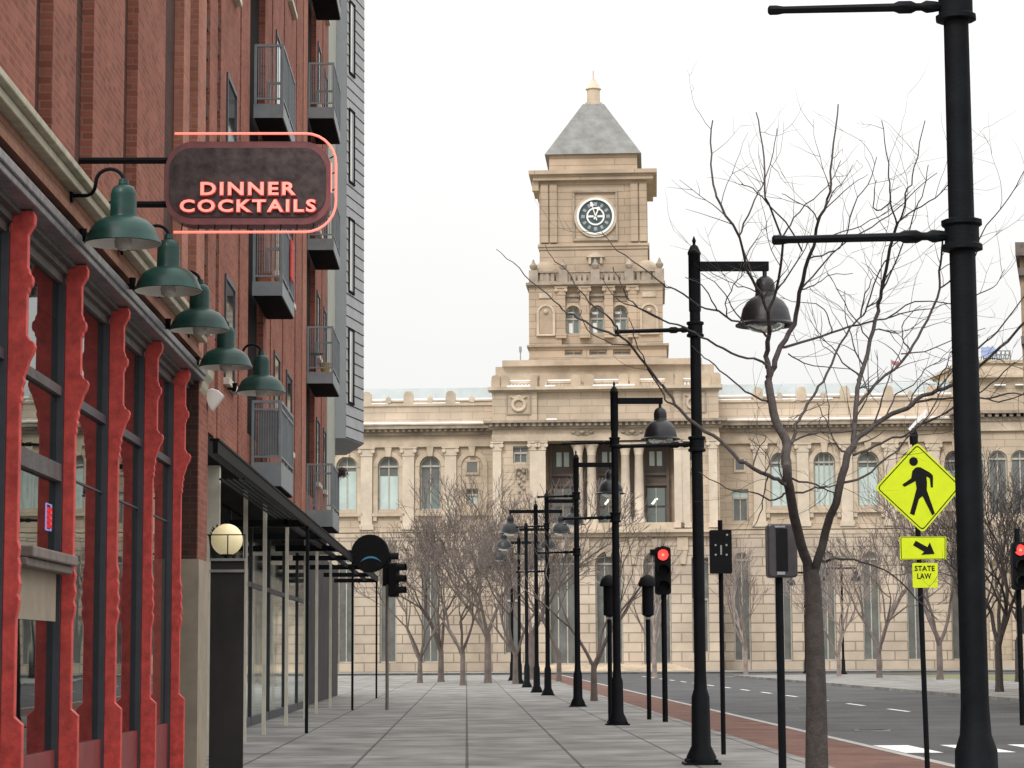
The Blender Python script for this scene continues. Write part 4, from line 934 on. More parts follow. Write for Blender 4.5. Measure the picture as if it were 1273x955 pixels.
# balconies
def balcony(Y0, Y1, X1, zf_, panel=False, thick=.24):
    b = MB().box(XW+.001, X1, Y0, Y1, zf_-thick, zf_); bo = b.build('balcony', 'balcony', ap)
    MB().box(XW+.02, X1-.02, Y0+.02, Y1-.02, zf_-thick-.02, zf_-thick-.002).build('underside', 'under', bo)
    r = MB(); t = .022
    for (xa, xb, ya, yb) in ((XW+.01, X1, Y0, Y0+.04), (X1-.04, X1, Y0+.04, Y1-.04), (XW+.01, X1, Y1-.04, Y1)):
        r.box(xa, xb, ya, yb, zf_+1.0, zf_+1.045).box(xa, xb, ya+.005, yb-.005 if yb-ya > .03 else yb, zf_+.08, zf_+.11)
        if panel: r.box(xa, xb, ya+.005, yb-.005, zf_+.88, zf_+.91)
    for (x_, y_) in ((XW+.03, Y0+.02), (X1-.02, Y0+.02), (X1-.02, Y1-.02), (XW+.03, Y1-.02), (X1-.02, (Y0+Y1)/2)): r.box(x_-t, x_+t, y_-t, y_+t, zf_+.001, zf_+1.0)
    x_ = XW+.08
    while x_ < X1-.05: r.box(x_-.006, x_+.006, Y0+.012, Y0+.026, zf_+.11, zf_+1.0); x_ += .042
    y_ = Y0+.1
    while y_ < Y1-.05: r.box(X1-.027, X1-.013, y_-.006, y_+.006, zf_+.11, zf_+1.0); y_ += .065
    r.build('railing', 'balcony', bo)
    if panel:
        MB().box(XW+.12, X1-.05, Y0+.03, Y0+.034, zf_+.12, zf_+.87).box(X1-.034, X1-.03, Y0+.1, Y1-.1, zf_+.12, zf_+.87).build('mesh_panel', 'balpanel', bo)
    return bo
for k in range(5): balcony(39.0, 41.7, -3.09, 4.79+3.06*k, k == 0, .24 if k else .40)
for k in range(5): balcony(52.5, 55.2, -3.0, 4.82+3.06*k+(.06 if k else 0), False, .26 if k else .38)
# things on the balconies
p = at(360, 325, 41.0)
rc = MB(); 
for k in range(6): rc.box(-3.07, -3.045, 40.4+k*.1, 40.48+k*.1, 8.15-.03*(k % 2), 8.86-.04*(k % 3))
tag(rc.build('red_towel', 'redcloth', org=(-3.06, 40.6, 8.2)), 'bright red cloth hung over the upper balcony rail under the neon sign', 'towel')
q = MB(); q.box(-3.5, -3.3, 39.2, 39.5, 7.86, 8.02).box(-3.52, -3.28, 39.18, 39.52, 8.02, 8.05); tag(q.build('flower_box', mat('terracotta', (.40, .14, .07), .8), org=(-3.4, 39.3, 7.86)), 'small terracotta pot on the upper near balcony floor', 'pot')
q = MB(); q.lathe([(.09, 0), (.13, .2), (.14, .22), (.12, .23)], (-3.2, 52.8, 7.95), 12); tag(q.build('plant_pot', mat('yellow_pot', (.5, .36, .12), .7), org=(-3.2, 52.8, 7.95)), 'yellowish pot on the middle far balcony', 'pot')
q = MB(); q.tube([(-3.45, 53.0, 7.95), (-3.45, 53.0, 8.4)], .015, 6).lathe([(.2, 0), (.2, .02)], (-3.45, 53.0, 8.4), 12); tag(q.build('patio_table', 'black', org=(-3.45, 53.0, 7.95)), 'small dark round table on the middle far balcony', 'table')
pc = at(425, 588, 55.0); q = MB(); r_ = random.Random(4)
for k in range(260):
    d = Vector((r_.gauss(0,1), r_.gauss(0,1), r_.gauss(0,1))).normalized(); c_ = Vector((pc.x, pc.y, pc.z)) + d*r_.uniform(.02, .14)
    e = c_+Vector((r_.gauss(0,1), r_.gauss(0,1), r_.gauss(0,1))).normalized()*.09; q.tube([c_, e], [.007, .003], 3)
tag(q.build('hanging_plant', 'twig', org=tuple(pc)), 'dried brown plant hanging at the lowest far balcony corner', 'plant')
# steel canopy
XO, ZC = -2.98, 1.6+2.53
cn = thing('steel_canopy', 'long black steel canopy with cross bars running out over the pavement', 'canopy', (XO, 27.9, 0))
q = MB(); q.box(XO-.06, XO, 28.0, 79, ZC-.13, ZC+.02).box(XO-.10, XO+.015, 28.0, 79, ZC+.022, ZC+.05); q.build('edge_beam', 'black', cn)
q = MB(); q.box(-3.42, -3.36, 44, 79, ZC-.1, ZC-.0).build('inner_beam', 'black', cn)
for y_ in (44, 49, 54.5, 60, 66.5, 73, 78.8): MB().box(-4.45, XO-.06, y_, y_+.16, ZC-.15, ZC-.02).build('cross_bar', 'black', cn)
q = MB()
for k in range(7): q.box(-3.6+.085*k, -3.56+.085*k, 34, 44, ZC+.0, ZC+.018)
q.build('slats', 'black', cn)
for Y_ in (44.3, 62, 78.5): MB().box(XO-.06, XO-.0, Y_, Y_+.07, .12, ZC-.132).build('post', 'black', cn)
# globe lamp and terrace screen
p = at(282, 671, 27.6)
gl = thing('globe_lamp', 'cream globe lamp standing on the terrace screen below the canopy', 'globe lamp', (p.x, p.y, .12))
MB().sphere(tuple(p), .187, 20).build('globe', 'globe', gl)
MB().lathe([(.07, -.2), (.07, -.16), (.05, -.15)], tuple(p), 12).tube([(p.x, p.y, p.z-.18), (p.x, p.y, .12)], .03, 8).build('post', 'black', gl)
xa, xb = at(261, 700, 27.3).x, at(305, 700, 27.3).x; z1_, z2_ = at(280, 696, 27.3).z, at(280, 710, 27.3).z; zt_ = at(280, 665, 27.3).z
scn = thing('terrace_screen', 'dark terrace screen with two pale ledges around the globe lamp', 'screen', (xa, 27.3, .12))
MB().box(xa, xb, 27.25, 27.35, z1_-.015, z1_+.015).box(xa, xb, 27.25, 27.35, z2_-.015, z2_+.015).build('ledge', 'steel', scn)
MB().box(xa+.01, xb-.01, 27.28, 27.32, .12, z2_-.017).box(xa+.01, xb-.01, 27.28, 27.32, z2_+.016, z1_-.016).build('panel', 'inside', scn)
MB().box(xa, xb, 27.28, 27.3, zt_-.006, zt_+.006).box(xa, xa+.012, 27.28, 27.3, z1_+.015, zt_-.006).box(xb-.012, xb, 27.28, 27.3, z1_+.015, zt_-.006).box((xa+xb)/2-.006, (xa+xb)/2+.006, 27.28, 27.3, z1_+.015, zt_-.006).build('guard_rail', 'black', scn)
# potted plant seen in the dark glass
q = MB(); pp = at(275, 645, 29.5); r_ = random.Random(9)
for k in range(60):
    d = Vector((r_.gauss(0,.5), r_.gauss(0,.5), r_.uniform(.3, 1.2))).normalized(); b_ = pp+Vector((0,0,-.25)); e = b_+d*r_.uniform(.08, .2); s_ = d.cross(Vector((0,1,0))).normalized()*.03
    q.add([b_, b_.lerp(e, .5)+s_, e, b_.lerp(e, .5)-s_], [(0,1,2,3)])
q.lathe([(.12, -.5), (.16, -.2), (.15, -.2)], tuple(pp), 12); q.tube([(pp.x, pp.y, pp.z-.5), (pp.x, pp.y, .12)], .02, 6)
tag(q.build('potted_shrub', mat('dark_leaf', (.018, .024, .014), .8), org=(pp.x, pp.y, .12)), 'dark leafy shrub behind the cream globe lamp', 'plant')
# round hanging sign
rc_ = at(460, 688, 62); rr = .505
rs = thing('round_sign', 'round black hanging sign with a thin blue arc above the canopy end', 'sign', (rc_.x, 62, rc_.z))
MB().lathe([(rr-.02, 0), (rr, .03), (rr, .17), (rr-.02, .2)], (rc_.x, 62, rc_.z), 40, 'y').build('disc', 'signblack', rs)
q = MB()
for k in range(12):
    a, b = R(50+80*k/12), R(50+80*(k+1)/12); cx_, cz2 = rc_.x+.02, rc_.z-.55
    w0 = .05*math.sin(math.pi*k/12)+.003; w1 = .05*math.sin(math.pi*(k+1)/12)+.003
    q.prism([(cx_+.42*math.cos(a), cz2+.42*math.sin(a)), (cx_+(.42+w0)*math.cos(a), cz2+(.42+w0)*math.sin(a)), (cx_+(.42+w1)*math.cos(b), cz2+(.42+w1)*math.sin(b)), (cx_+.42*math.cos(b), cz2+.42*math.sin(b))], 'y', 61.985, 61.998)
q.build('blue_arc', 'bluearc', rs)
MB().tube([(rc_.x-rr-.6, 62.1, rc_.z+.1), (rc_.x-rr+.05, 62.1, rc_.z+.05)], .04, 8).build('bracket', 'black', rs)

# ------------------------------------------------------------------ traffic signals
def head(t, x, y, z, ang, m=3, lit=True, w=.34, seg=.34):
    """signal head with hooded sections; ang 0 = lenses face -Y"""
    rot = Matrix.Rotation(ang, 3, 'Z'); o = Vector((x, y, z))
    def tf(mb): mb.v = [tuple(rot @ Vector(p) + o) for p in mb.v]; return mb
    hh = seg*m
    h = MB().prism(rrect(-w/2, w/2, -hh, .0, .07, 4), 'y', 0, .2); ho = tf(h).build('signal_housing', 'signblack', t)
    for k in range(m):
        zc = -seg*(k+.5); v = MB()
        n = 12; r1 = .125
        for i in range(n):
            a, b = R(-20+220*i/n), R(-20+220*(i+1)/n)
            v.prism([(r1*math.cos(a), zc+r1*math.sin(a)), ((r1+.008)*math.cos(a), zc+(r1+.008)*math.sin(a)), ((r1+.008)*math.cos(b), zc+(r1+.008)*math.sin(b)), (r1*math.cos(b), zc+r1*math.sin(b))], 'y', -.22, .0)
        vo = tf(v).build('visor', 'signblack', t)
        l = MB().lathe([(.115, -.02), (.115, -.001)], (0, 0, zc), 20, 'y'); tf(l).build('lens', 'redlight' if (k == 0 and lit) else 'signblack', t)
        if k == 0 and lit:
            tf(MB().lathe([(.03, -.03), (.03, -.021)], (0, 0, zc), 16, 'y')).build('lens', 'redcore', t)
pS = at(824, 680, 50)
s1 = thing('traffic_signal', 'traffic light showing red beside the second lamp post, in front of the courthouse arches', 'traffic light', (pS.x, 50, .12), 'traffic lights')
head(s1, pS.x, 50, pS.z, 0)
MB().tube([(pS.x+.02, 50.16, .12), (pS.x+.02, 50.16, pS.z+.02)], .06, 10).box(pS.x-.27, pS.x-.175, 50.0, 50.12, pS.z-.18, pS.z-.05).build('pole', 'black', s1)
pS2 = at(1268, 674, 50)
s2_ = thing('traffic_signal', 'traffic light showing red at the right edge of the view', 'traffic light', (pS2.x, 50, .0), 'traffic lights')
head(s2_, pS2.x, 50, pS2.z, 0)
MB().tube([(pS2.x, 50.26, 0), (pS2.x, 50.26, pS2.z+.3)], .06, 10).build('pole', 'black', s2_)
pS3 = at(485, 686, 62)
s3 = thing('traffic_signal', 'black traffic light seen side-on beside the round black sign, hoods pointing right', 'traffic light', (pS3.x, 62, .12), 'traffic lights')
head(s3, pS3.x, 62.2, pS3.z, R(90), 3, False, .3, .3)
head(s3, pS3.x+.2, 61.9, pS3.z-.3, R(75), 3, False, .3, .3)
MB().tube([(pS3.x-.08, 62.1, .12), (pS3.x-.08, 62.1, pS3.z)], .045, 10).build('pole', 'sillstone', s3)
for (px, lab) in ((757, 'dark hooded signal hidden behind the second lamp post'), (805, 'dark hooded signal just left of the red traffic light')):
    p_ = at(px, 714, 52); t = thing('traffic_signal', lab, 'traffic light', (p_.x, 52, .12), 'traffic lights')
    MB().lathe([(.001, 0), (.09, -.03), (.17, -.1), (.21, -.22), (.21, -.27)], (p_.x, 52, p_.z), 18, cap=False).build('hood', 'signblack', t)
    MB().lathe([(.13, -.27), (.13, -.9), (.05, -.95)], (p_.x, 52, p_.z), 12).tube([(p_.x, 52, p_.z-1), (p_.x, 52, .12)], .05, 8).build('pole', 'black', t)

# pedestrian signals seen from behind
pb = at(896, 659, 34); pb2 = at(896, 713, 34); hw_ = 13.5*34/FPX
t = thing('pedestrian_signal', 'flat black signal box with bolt heads on a thin pole beside the tall lamp post', 'signal box', (pb.x, 34, .12))
MB().prism(rrect(pb.x-hw_, pb.x+hw_, pb2.z, pb.z, .015, 3), 'y', 34, 34.12).build('box', 'signblack', t)
q = MB()
for (a_, b_) in ((-.08, -.22), (.08, -.22), (-.08, -.36), (.08, -.36), (.09, -.07)): q.lathe([(.016, -.008), (.016, 0)], (pb.x+a_, 34, pb.z+b_), 8, 'y')
q.box(pb.x-.012, pb.x+.012, 33.99, 34, pb.z-.36, pb.z-.22); q.build('bolts', 'steel', t)
MB().tube([(pb.x+.01, 34.17, .12), (pb.x+.01, 34.17, at(896, 646, 34).z)], .035, 8).build('pole', 'black', t)
pb = at(972.5, 651, 26.5); pb2 = at(972.5, 718, 26.5); hw_ = 18.5*26.5/FPX
t = thing('pedestrian_signal', 'rounded dark grey signal box on a post left of the forked tree trunk', 'signal box', (pb.x, 26.5, .12))
MB().prism(rrect(pb.x-hw_, pb.x+hw_, pb2.z, pb.z, .045, 5), 'y', 26.5, 26.75).build('box', mat('brown_black_paint', (.045, .04, .045), .35, var=.35), t, bevel=.02)
MB().box(pb.x-.075, pb.x+.055, 26.485, 26.499, pb2.z+.07, pb.z-.06).build('hood', 'signblack', t)
MB().box(pb.x-.07, pb.x+.02, 26.48, 26.498, pb2.z+.03, pb2.z+.065).box(pb.x-.09, pb.x+.03, 26.48, 26.498, pb.z-.045, pb.z-.025).build('label_plate', 'steel', t)
MB().tube([(pb.x-.03, 26.63, .12), (pb.x-.03, 26.63, pb2.z+.02)], .045, 8).build('post', 'black', t)

# ------------------------------------------------------------------ crossing sign
CY_ = 28.4; k_ = CY_/FPX/3.747
cc_ = at(1142.5, 605.5, CY_)
cs_ = thing('crossing_sign', 'yellow-green diamond crossing sign with walking figure, arrow and law plates', 'road sign', (cc_.x, CY_, .12))
def zp(u, v): return (cc_.x+(u-388)*k_, cc_.z-(v-490)*k_)
def rounded(poly, r, n=4):
    out_ = []
    for i in range(len(poly)):
        p = Vector(poly[i]); a = Vector(poly[i-1]); b = Vector(poly[(i+1) % len(poly)])
        da = (a-p).normalized(); db = (b-p).normalized()
        for j in range(n+1):
            t_ = j/n; q0 = p+da*r; q1 = p+db*r; out_.append(tuple((q0*(1-t_)**2+p*2*t_*(1-t_)+q1*t_**2)))
    return out_
dia = [zp(179, 495), zp(383, 279), zp(593, 486), zp(400, 706)]
cen = Vector(zp(388, 491))
def shrink(poly, f): return [tuple(cen+(Vector(p)-cen)*f) for p in poly]
MB().prism(rounded(dia, .06), 'y', CY_, CY_+.006).build('diamond_plate', 'yellow', cs_)
# black border line as a ring
o1, o2 = rounded(shrink(dia, .945), .05), rounded(shrink(dia, .915), .045)
q = MB(); n = len(o1)
for i in range(n):
    j = (i+1) % n; q.add([(o1[i][0], CY_-.003, o1[i][1]), (o1[j][0], CY_-.003, o1[j][1]), (o2[j][0], CY_-.003, o2[j][1]), (o2[i][0], CY_-.003, o2[i][1])], [(0,1,2,3)])
q.build('border', 'signblack', cs_)
body = [(372,400),(384,396),(398,398),(440,422),(453,434),(455,446),(453,492),(443,492),(439,448),(424,441),(426,470),(424,505),(434,535),(459,614),(446,623),(403,533),(386,546),(362,623),(342,614),(364,540),(376,498),(372,462),(320,489),(309,479),(352,449),(358,415)]
q = MB().prism([zp(*p) for p in body], 'y', CY_-.004, CY_-.001); q.lathe([(20.5*k_, 0), (20.5*k_, .003)], (zp(365, 370)[0], CY_-.004, zp(365, 370)[1]), 24, 'y'); q.build('walking_figure', 'signblack', cs_)
ap1 = [zp(291, 722), zp(510, 722), zp(507, 828), zp(291, 830)]
MB().prism(rounded(ap1, .02), 'y', CY_, CY_+.006).build('arrow_plate', 'yellow', cs_)
cen = Vector(zp(400, 776)); o1, o2 = rounded(shrink(ap1, .96), .02), rounded(shrink(ap1, .93), .018)
q = MB(); n = len(o1)
for i in range(n):
    j = (i+1) % n; q.add([(o1[i][0], CY_-.003, o1[i][1]), (o1[j][0], CY_-.003, o1[j][1]), (o2[j][0], CY_-.003, o2[j][1]), (o2[i][0], CY_-.003, o2[i][1])], [(0,1,2,3)])
q.prism([zp(*p) for p in [(366,741),(420,771),(432,749),(453,803),(390,807),(404,793),(353,762)]], 'y', CY_-.004, CY_-.001)
q.build('arrow', 'signblack', cs_)
MB().prism(rounded([zp(347, 845), zp(466, 845), zp(464, 960), zp(347, 960)], .015), 'y', CY_, CY_+.006).build('law_plate', 'yellow', cs_)
a_ = zp(405, 870); text_mb('STATE', a_[0], a_[1], 94*k_, 25*k_, CY_-.001, .003, .02, 1.05).build('lettering', 'signblack', cs_)
a_ = zp(402, 906); text_mb('LAW', a_[0], a_[1], 66*k_, 26*k_, CY_-.001, .003, .02, 1.05).build('lettering', 'signblack', cs_)
a_ = zp(390, 0); MB().tube([(a_[0]+.02, CY_+.04, .12), (a_[0]-.04, CY_+.04, zp(0, 255)[1])], .032, 8).build('post', 'black', cs_)
zc_ = zp(372, 250); MB().lathe([(.05, -.1), (.055, .02), (.04, .06), (.025, .1)], (zc_[0], CY_+.04, zc_[1]), 10).build('post_cap', 'black', cs_)
q = MB(); a_, b_ = zp(350, 222), zp(438, 130)
q.prism([zp(346,216), zp(380,180), zp(432,122), zp(438,132), zp(425,160), zp(385,192), zp(356,226)], 'y', CY_+.03, CY_+.06); q.build('solar_panel', 'snow', cs_)

# ------------------------------------------------------------------ right-edge building
a = at(1266.5, 320, 60); zt_ = a.z
rb = thing('corner_building', 'tall brown brick building just entering at the right edge', 'building', (a.x, 60, 0))
def fan(o, y0, y1): return [(a.x+o, y0), (a.x+14, y0), (a.x+20, y1), ((a.x+o)*y1/y0*1.03, y1)]
MB().prism(fan(.02, 60, 90), 'z', 0, zt_).build('wall', mat('tan_stucco_stone', (.34, .25, .17), .85, var=.35, scale=1.2, bump=.4), rb)
MB().prism(fan(-.16, 59.7, 90), 'z', zt_, zt_+.35).prism(fan(-.06, 59.85, 90), 'z', zt_-.5, zt_-.3).prism(fan(-.04, 59.85, 90), 'z', zt_-2.3, zt_-2.1).build('cornice', 'sillstone', rb)
for k in range(3):
    for j in range(3):
        f = MB().box(a.x+1.5+k*3.6, a.x+2.9+k*3.6, 59.93, 59.999, 2.0+j*3.3-.12, 2.0+j*3.3); fo = f.build('window', 'cream', rb)
        MB().box(a.x+1.55+k*3.6, a.x+2.85+k*3.6, 59.96, 59.998, 2.0+j*3.3, 3.7+j*3.3).build('pane', 'darkglass', fo)

# ------------------------------------------------------------------ trees
def wob(px, py): return 1.1*math.sin(px/83.0+.6)+.9*math.sin(py/61.0+px/140.0)
TY = 23.0
def tpt(px, py):
    base = at(1010, 712, TY); k = min(1, max(0, math.hypot(px-1010, py-712)/140.0))
    return at(px, py, TY+(wob(px, py)-wob(1010, 712))*k)
def mpx(r): return r*TY/FPX
br_list = [
 (7.6, 5.8, [(1011,735),(1003,700),(992,659),(981.5,608),(976,582),(979,555),(968,531),(959,502),(955,475)]),
 (4.6, 2.8, [(955,475),(954.6,460),(954,434),(956.5,413),(955,387)]),
 (2.2, .9, [(955,387),(945,366),(929,335),(918.5,294),(895,254),(888,229),(884,190),(886,150)]),
 (1.2, .5, [(918.5,294),(930,268),(941,241),(948,230),(962,190),(966,160)]),
 (2.0, .8, [(955,387),(965.6,361),(971,317),(972,296),(955,254),(951,229),(948,180),(940,140)]),
 (1.2, .5, [(972,296),(983,279),(1002,254),(1028.5,233),(1045,200)]),
 (1.3, .5, [(965.6,361),(981,340),(997,315),(1007,300)]),
 (1.2, .5, [(997,312),(983,286),(955,254),(935,235),(922,229)]),
 (4.8, 2.2, [(955,470),(962,455),(971,432),(986.6,403),(994.5,364),(1005,322),(1013,301)]),
 (2.2, .9, [(1013,301),(1017,277),(1027,254),(1032,229),(1036,180),(1042,130)]),
 (1.4, .5, [(997,358),(1018,335),(1047,303.5),(1083,283),(1115,259),(1138,238),(1165,215)]),
 (1.2, .5, [(1005,322),(1031,314),(1049,301),(1062,256),(1078,230),(1090,195)]),
 (1.0, .4, [(1017,277),(1008,262),(990,249),(972,241)]),
 (1.0, .4, [(1024,262),(1035,240),(1050,226),(1060,205)]),
 (1.0, .4, [(1013,301),(1040,290),(1070,281),(1104,262),(1132,238)]),
 (2.0, .7, [(971,432),(997,427),(1034,413),(1068,403),(1102,396),(1138,374),(1187,379)]),
 (1.1, .4, [(1102,396),(1130,386),(1160,384),(1195,372)]),
 (2.6, 1.0, [(979,555),(987,545),(989.5,528),(1000,510),(1011,491),(1023,475),(1039,440),(1057,408),(1070,394),(1078,382),(1091,340),(1103,322)]),
 (1.3, .5, [(1070,394),(1076,365),(1085,345)]), (1.2, .5, [(1078,382),(1092,372),(1100,350),(1112,332)]),
 (7.0, 4.9, [(1011,730),(1013.5,707),(1027,662),(1043,608.5),(1053.5,568),(1061.6,552)]),
 (4.0, 2.2, [(1061.6,555),(1061.6,528),(1064,502),(1068,475),(1070,468),(1082,424),(1091,387),(1096.5,361),(1104,322),(1112,290),(1115,280)]),
 (1.4, .6, [(1115,280),(1107,251),(1105,229),(1102,190),(1096,150)]),
 (1.4, .6, [(1115,280),(1124,262),(1126,241),(1131.6,229),(1140,195),(1150,150)]),
 (1.3, .5, [(1115,277),(1137,262),(1163,246),(1179,230),(1200,205)]),
 (1.2, .5, [(1108,250),(1090,262),(1086,240),(1090,224)]),
 (1.0, .4, [(1082,424),(1068,405),(1055,385),(1040,360),(1028,340)]),
 (1.2, .5, [(1096.5,361),(1112,330),(1124,300),(1138,262),(1148,235),(1154,205)]),
 (4.2, 1.6, [(1061.6,555),(1065,547),(1083,532),(1101,519),(1128,507),(1147,494),(1165,486),(1189,475),(1205,465),(1220,453),(1244,432),(1268,406),(1295,380)]),
 (1.5, .6, [(1205,444),(1221,429),(1239,413),(1270,372),(1290,350)]),
 (1.6, .7, [(1165,486),(1180,465),(1205,444)]),
 (1.8, .7, [(1139,500),(1160,496),(1195,495),(1227,495),(1253.5,490),(1272,490),(1300,485)]),
 (1.2, .5, [(1227,495),(1240,500),(1262,495),(1285,478)]),
 (2.4, .9, [(1064,506),(1080,488),(1092,475),(1120,450),(1135,430),(1152.6,398),(1168,358.5),(1168,337),(1171,311),(1175,290),(1184,262),(1195,235),(1205,200)]),
 (1.2, .5, [(1168,358.5),(1187,345),(1212,318),(1221,290),(1244,259),(1262.5,233),(1275,205)]),
 (1.0, .4, [(1187,375),(1218,366),(1239,353),(1249,335)]),
 (1.2, .5, [(1131.6,437),(1122,420),(1124,400),(1145,380)]),
 (1.0, .4, [(1120,440),(1150,436),(1190,420),(1225,408)]),
 (1.9, .7, [(1061,566),(1088,555),(1109,544),(1125,542),(1147,526),(1168,518),(1192,504),(1215,490),(1240,470),(1262,450)]),
 (1.7, .6, [(1049,600),(1075,592),(1099,574),(1117,558),(1133,539),(1155,515),(1168,491),(1176,475),(1182,455)]),
 (1.2, .5, [(1101,519),(1115,490),(1135,478),(1150,460),(1175,445)]),
 (1.2, .5, [(1128,507),(1140,482),(1160,470),(1180,462),(1195,450)]),
 (3.0, 1.6, [(976,603),(972,598),(955,592),(931,579),(915,568.5),(896,547),(869,531),(851,515),(840,503),(824,480),(818.6,474),(804,453),(783,429),(770,417)]),
 (1.6, .45, [(770,417),(746.6,411),(718,395),(702,387),(689,374),(660,348),(638,328),(617,310)]),
 (1.4, .45, [(770,417),(767.5,408),(755,393),(741,382),(720,361),(705,337.5),(686,319),(678,305)]),
 (1.3, .5, [(840,503),(830,501),(822,485),(808,465),(802,450),(790,425),(785,405),(782,395)]),
 (1.0, .4, [(783,429),(760,428),(735,415),(724,398),(722,385)]),
 (1.8, .6, [(954,458),(948.6,450),(929,445),(900,434),(871,417),(851,408),(822.5,396.5),(794,382),(783,371.6),(770,352),(762,332)]),
 (1.0, .4, [(822.5,396.5),(794,382),(770,374),(757,361),(746.6,345)]),
 (1.7, .55, [(956,418),(945,412),(926,405),(918.5,400),(892,387),(869,379.5),(840,360),(825,353),(801.6,335),(783,323),(762,303.5),(748,288)]),
 (1.6, .5, [(958,502),(952,499),(933,491),(912,475),(887,453),(871,440),(860,430)]),
 (1.4, .6, [(989.5,547),(1011,539),(1037.5,538),(1061.6,536),(1080,532)]),
 (1.5, .7, [(985,595),(1013.5,602),(1030,606),(1046,600)]),
 (1.4, .7, [(984,614),(1005.5,611),(1017.5,606),(1035,612),(1041,616)]),
 (1.5, .5, [(982,610),(976,614),(957.5,622),(941,612.5),(912,610),(888,599),(869,587)]),
 (1.0, .4, [(955,590),(951,608),(947,632),(940,651),(936,656)]),
 (2.2, .7, [(1018,690),(1024,699),(1037.5,694),(1064,697),(1080,702),(1110,715),(1140,745),(1165,770)]),
 (1.4, .6, [(1055,562),(1043,558),(1036,544),(1027,523),(1016,502)]),
 (1.0, .4, [(1030,530),(1030,505),(1028,490),(1024,470)]),
 (1.1, .4, [(936,582),(942,560),(952,545),(948,540)]),
 (1.0, .4, [(950,588),(958,575),(950,560),(930,545)]),
 (1.0, .4, [(892,387),(880,365),(866,350),(852,345)]),
 (1.0, .4, [(926,405),(910,380),(895,358),(872,340)]),
 (.9, .35, [(945,366),(925,358),(905,350),(880,335)]),
 (.9, .35, [(905,396),(902,378),(912,355),(922,340),(918,328)]),
 (1.0, .4, [(972,600),(968,575),(975,560)]),
 (1.1, .4, [(997,360),(1012,355),(1028,344),(1060,340)]),
 (1.0, .4, [(1034,413),(1030,395),(1020,380),(995,376),(970,370)]),
 (1.0, .4, [(980,440),(1000,452),(1035,457),(1060,460),(1070,470)]),
]
tree = thing('bare_street_tree', 'big bare forked tree spreading thin branches across the sky behind the front lamp post', 'tree', tuple(at(1011, 735, TY)[:2])+(.12,))
stems = MB(); limbs = MB(); tr_ = random.Random(5)
def smooth_pts(ps, r0, r1):
    # Catmull-Rom so the traced limbs bend like wood
    out_p, out_r = [], []; n = len(ps)
    for i in range(n-1):
        a, b, c, d = ps[max(i-1, 0)], ps[i], ps[i+1], ps[min(i+2, n-1)]
        for j in range(3):
            t = j/3; out_p.append(.5*((2*b)+(c-a)*t+(2*a-5*b+4*c-d)*t*t+(3*b-a-3*c+d)*t**3)); out_r.append(r0+(r1-r0)*((i+t)/(n-1)))
    out_p.append(ps[-1]); out_r.append(r1); return out_p, out_r
def twig(mb, p, d, ln, r, lv):
    n = max(2, int(ln/.09)); pts = [p]; q = p; dd = d.normalized()
    for i in range(n):
        dd = (dd+Vector((tr_.gauss(0,.14), tr_.gauss(0,.14), tr_.gauss(0,.12)+.03))).normalized(); q = q+dd*(ln/n); pts.append(q)
        if lv > 0 and tr_.random() < .28 and i > 0:
            s = dd.orthogonal(); s.rotate(Matrix.Rotation(tr_.uniform(0, 6.28), 3, dd).to_quaternion()); twig(mb, q, dd*.8+s*.6, ln*tr_.uniform(.35, .6), r*.6, lv-1)
    mb.tube(pts, [r*(1-.65*i/n) for i in range(n+1)], 4)
for (ra, rb_, ps) in br_list:
    pts = [tpt(*p) for p in ps]; kf = .86 if ra > 2.5 else .95; pp_, rr_ = smooth_pts(pts, mpx(ra*kf), mpx(rb_*kf))
    pp_ = [p+Vector((tr_.gauss(0,.006), tr_.gauss(0,.02), tr_.gauss(0,.006))) if 0 < i < len(pp_)-1 else p for i, p in enumerate(pp_)]
    (stems if ra > 4.5 else limbs).tube(pp_, [max(.0035, r) for r in rr_], 10 if ra > 4 else 6)
    if ra < 4.6:
        for i in range(1, len(pp_)-1):
            if tr_.random() < (.30 if ps[-1][0] > 880 else .05):
                d = (pp_[i+1]-pp_[i-1]).normalized(); s = d.orthogonal(); s.rotate(Matrix.Rotation(tr_.uniform(0, 6.28), 3, d).to_quaternion())
                twig(limbs, pp_[i], d*.8+s*.75+Vector((0,0,.25)), tr_.uniform(.25, .95), max(.0034, rr_[i]*.45), 1)
b_ = at(1011, 735, TY)
stems.tube([(b_.x, b_.y, .05), (b_.x, b_.y, .4), (b_.x+.01, b_.y, 1.2), tuple(b_), tuple(at(1010, 722, TY)), tuple(at(1009, 708, TY))], [.16, .115, .1, mpx(10.5), mpx(10.5), mpx(8)], 12)
gq = MB()
for i in range(4):
    for k in range(9):
        rx = b_.x-.62+.31*i; gq.box(rx+.012, rx+.30, b_.y-.62+.14*k, b_.y-.62+.14*k+.09, .12, .135)
gq.box(b_.x-.66, b_.x-.62, b_.y-.66, b_.y+.66, .1, .138).box(b_.x+.62, b_.x+.66, b_.y-.66, b_.y+.66, .1, .138)
tg = thing('tree_grate', 'iron grate around the foot of the big forked tree', 'tree grate', (b_.x, b_.y, .12)); gq.build('grating', 'black', tg)
stems.build('trunk', 'bark', tree); limbs.build('crown', 'bark', tree)

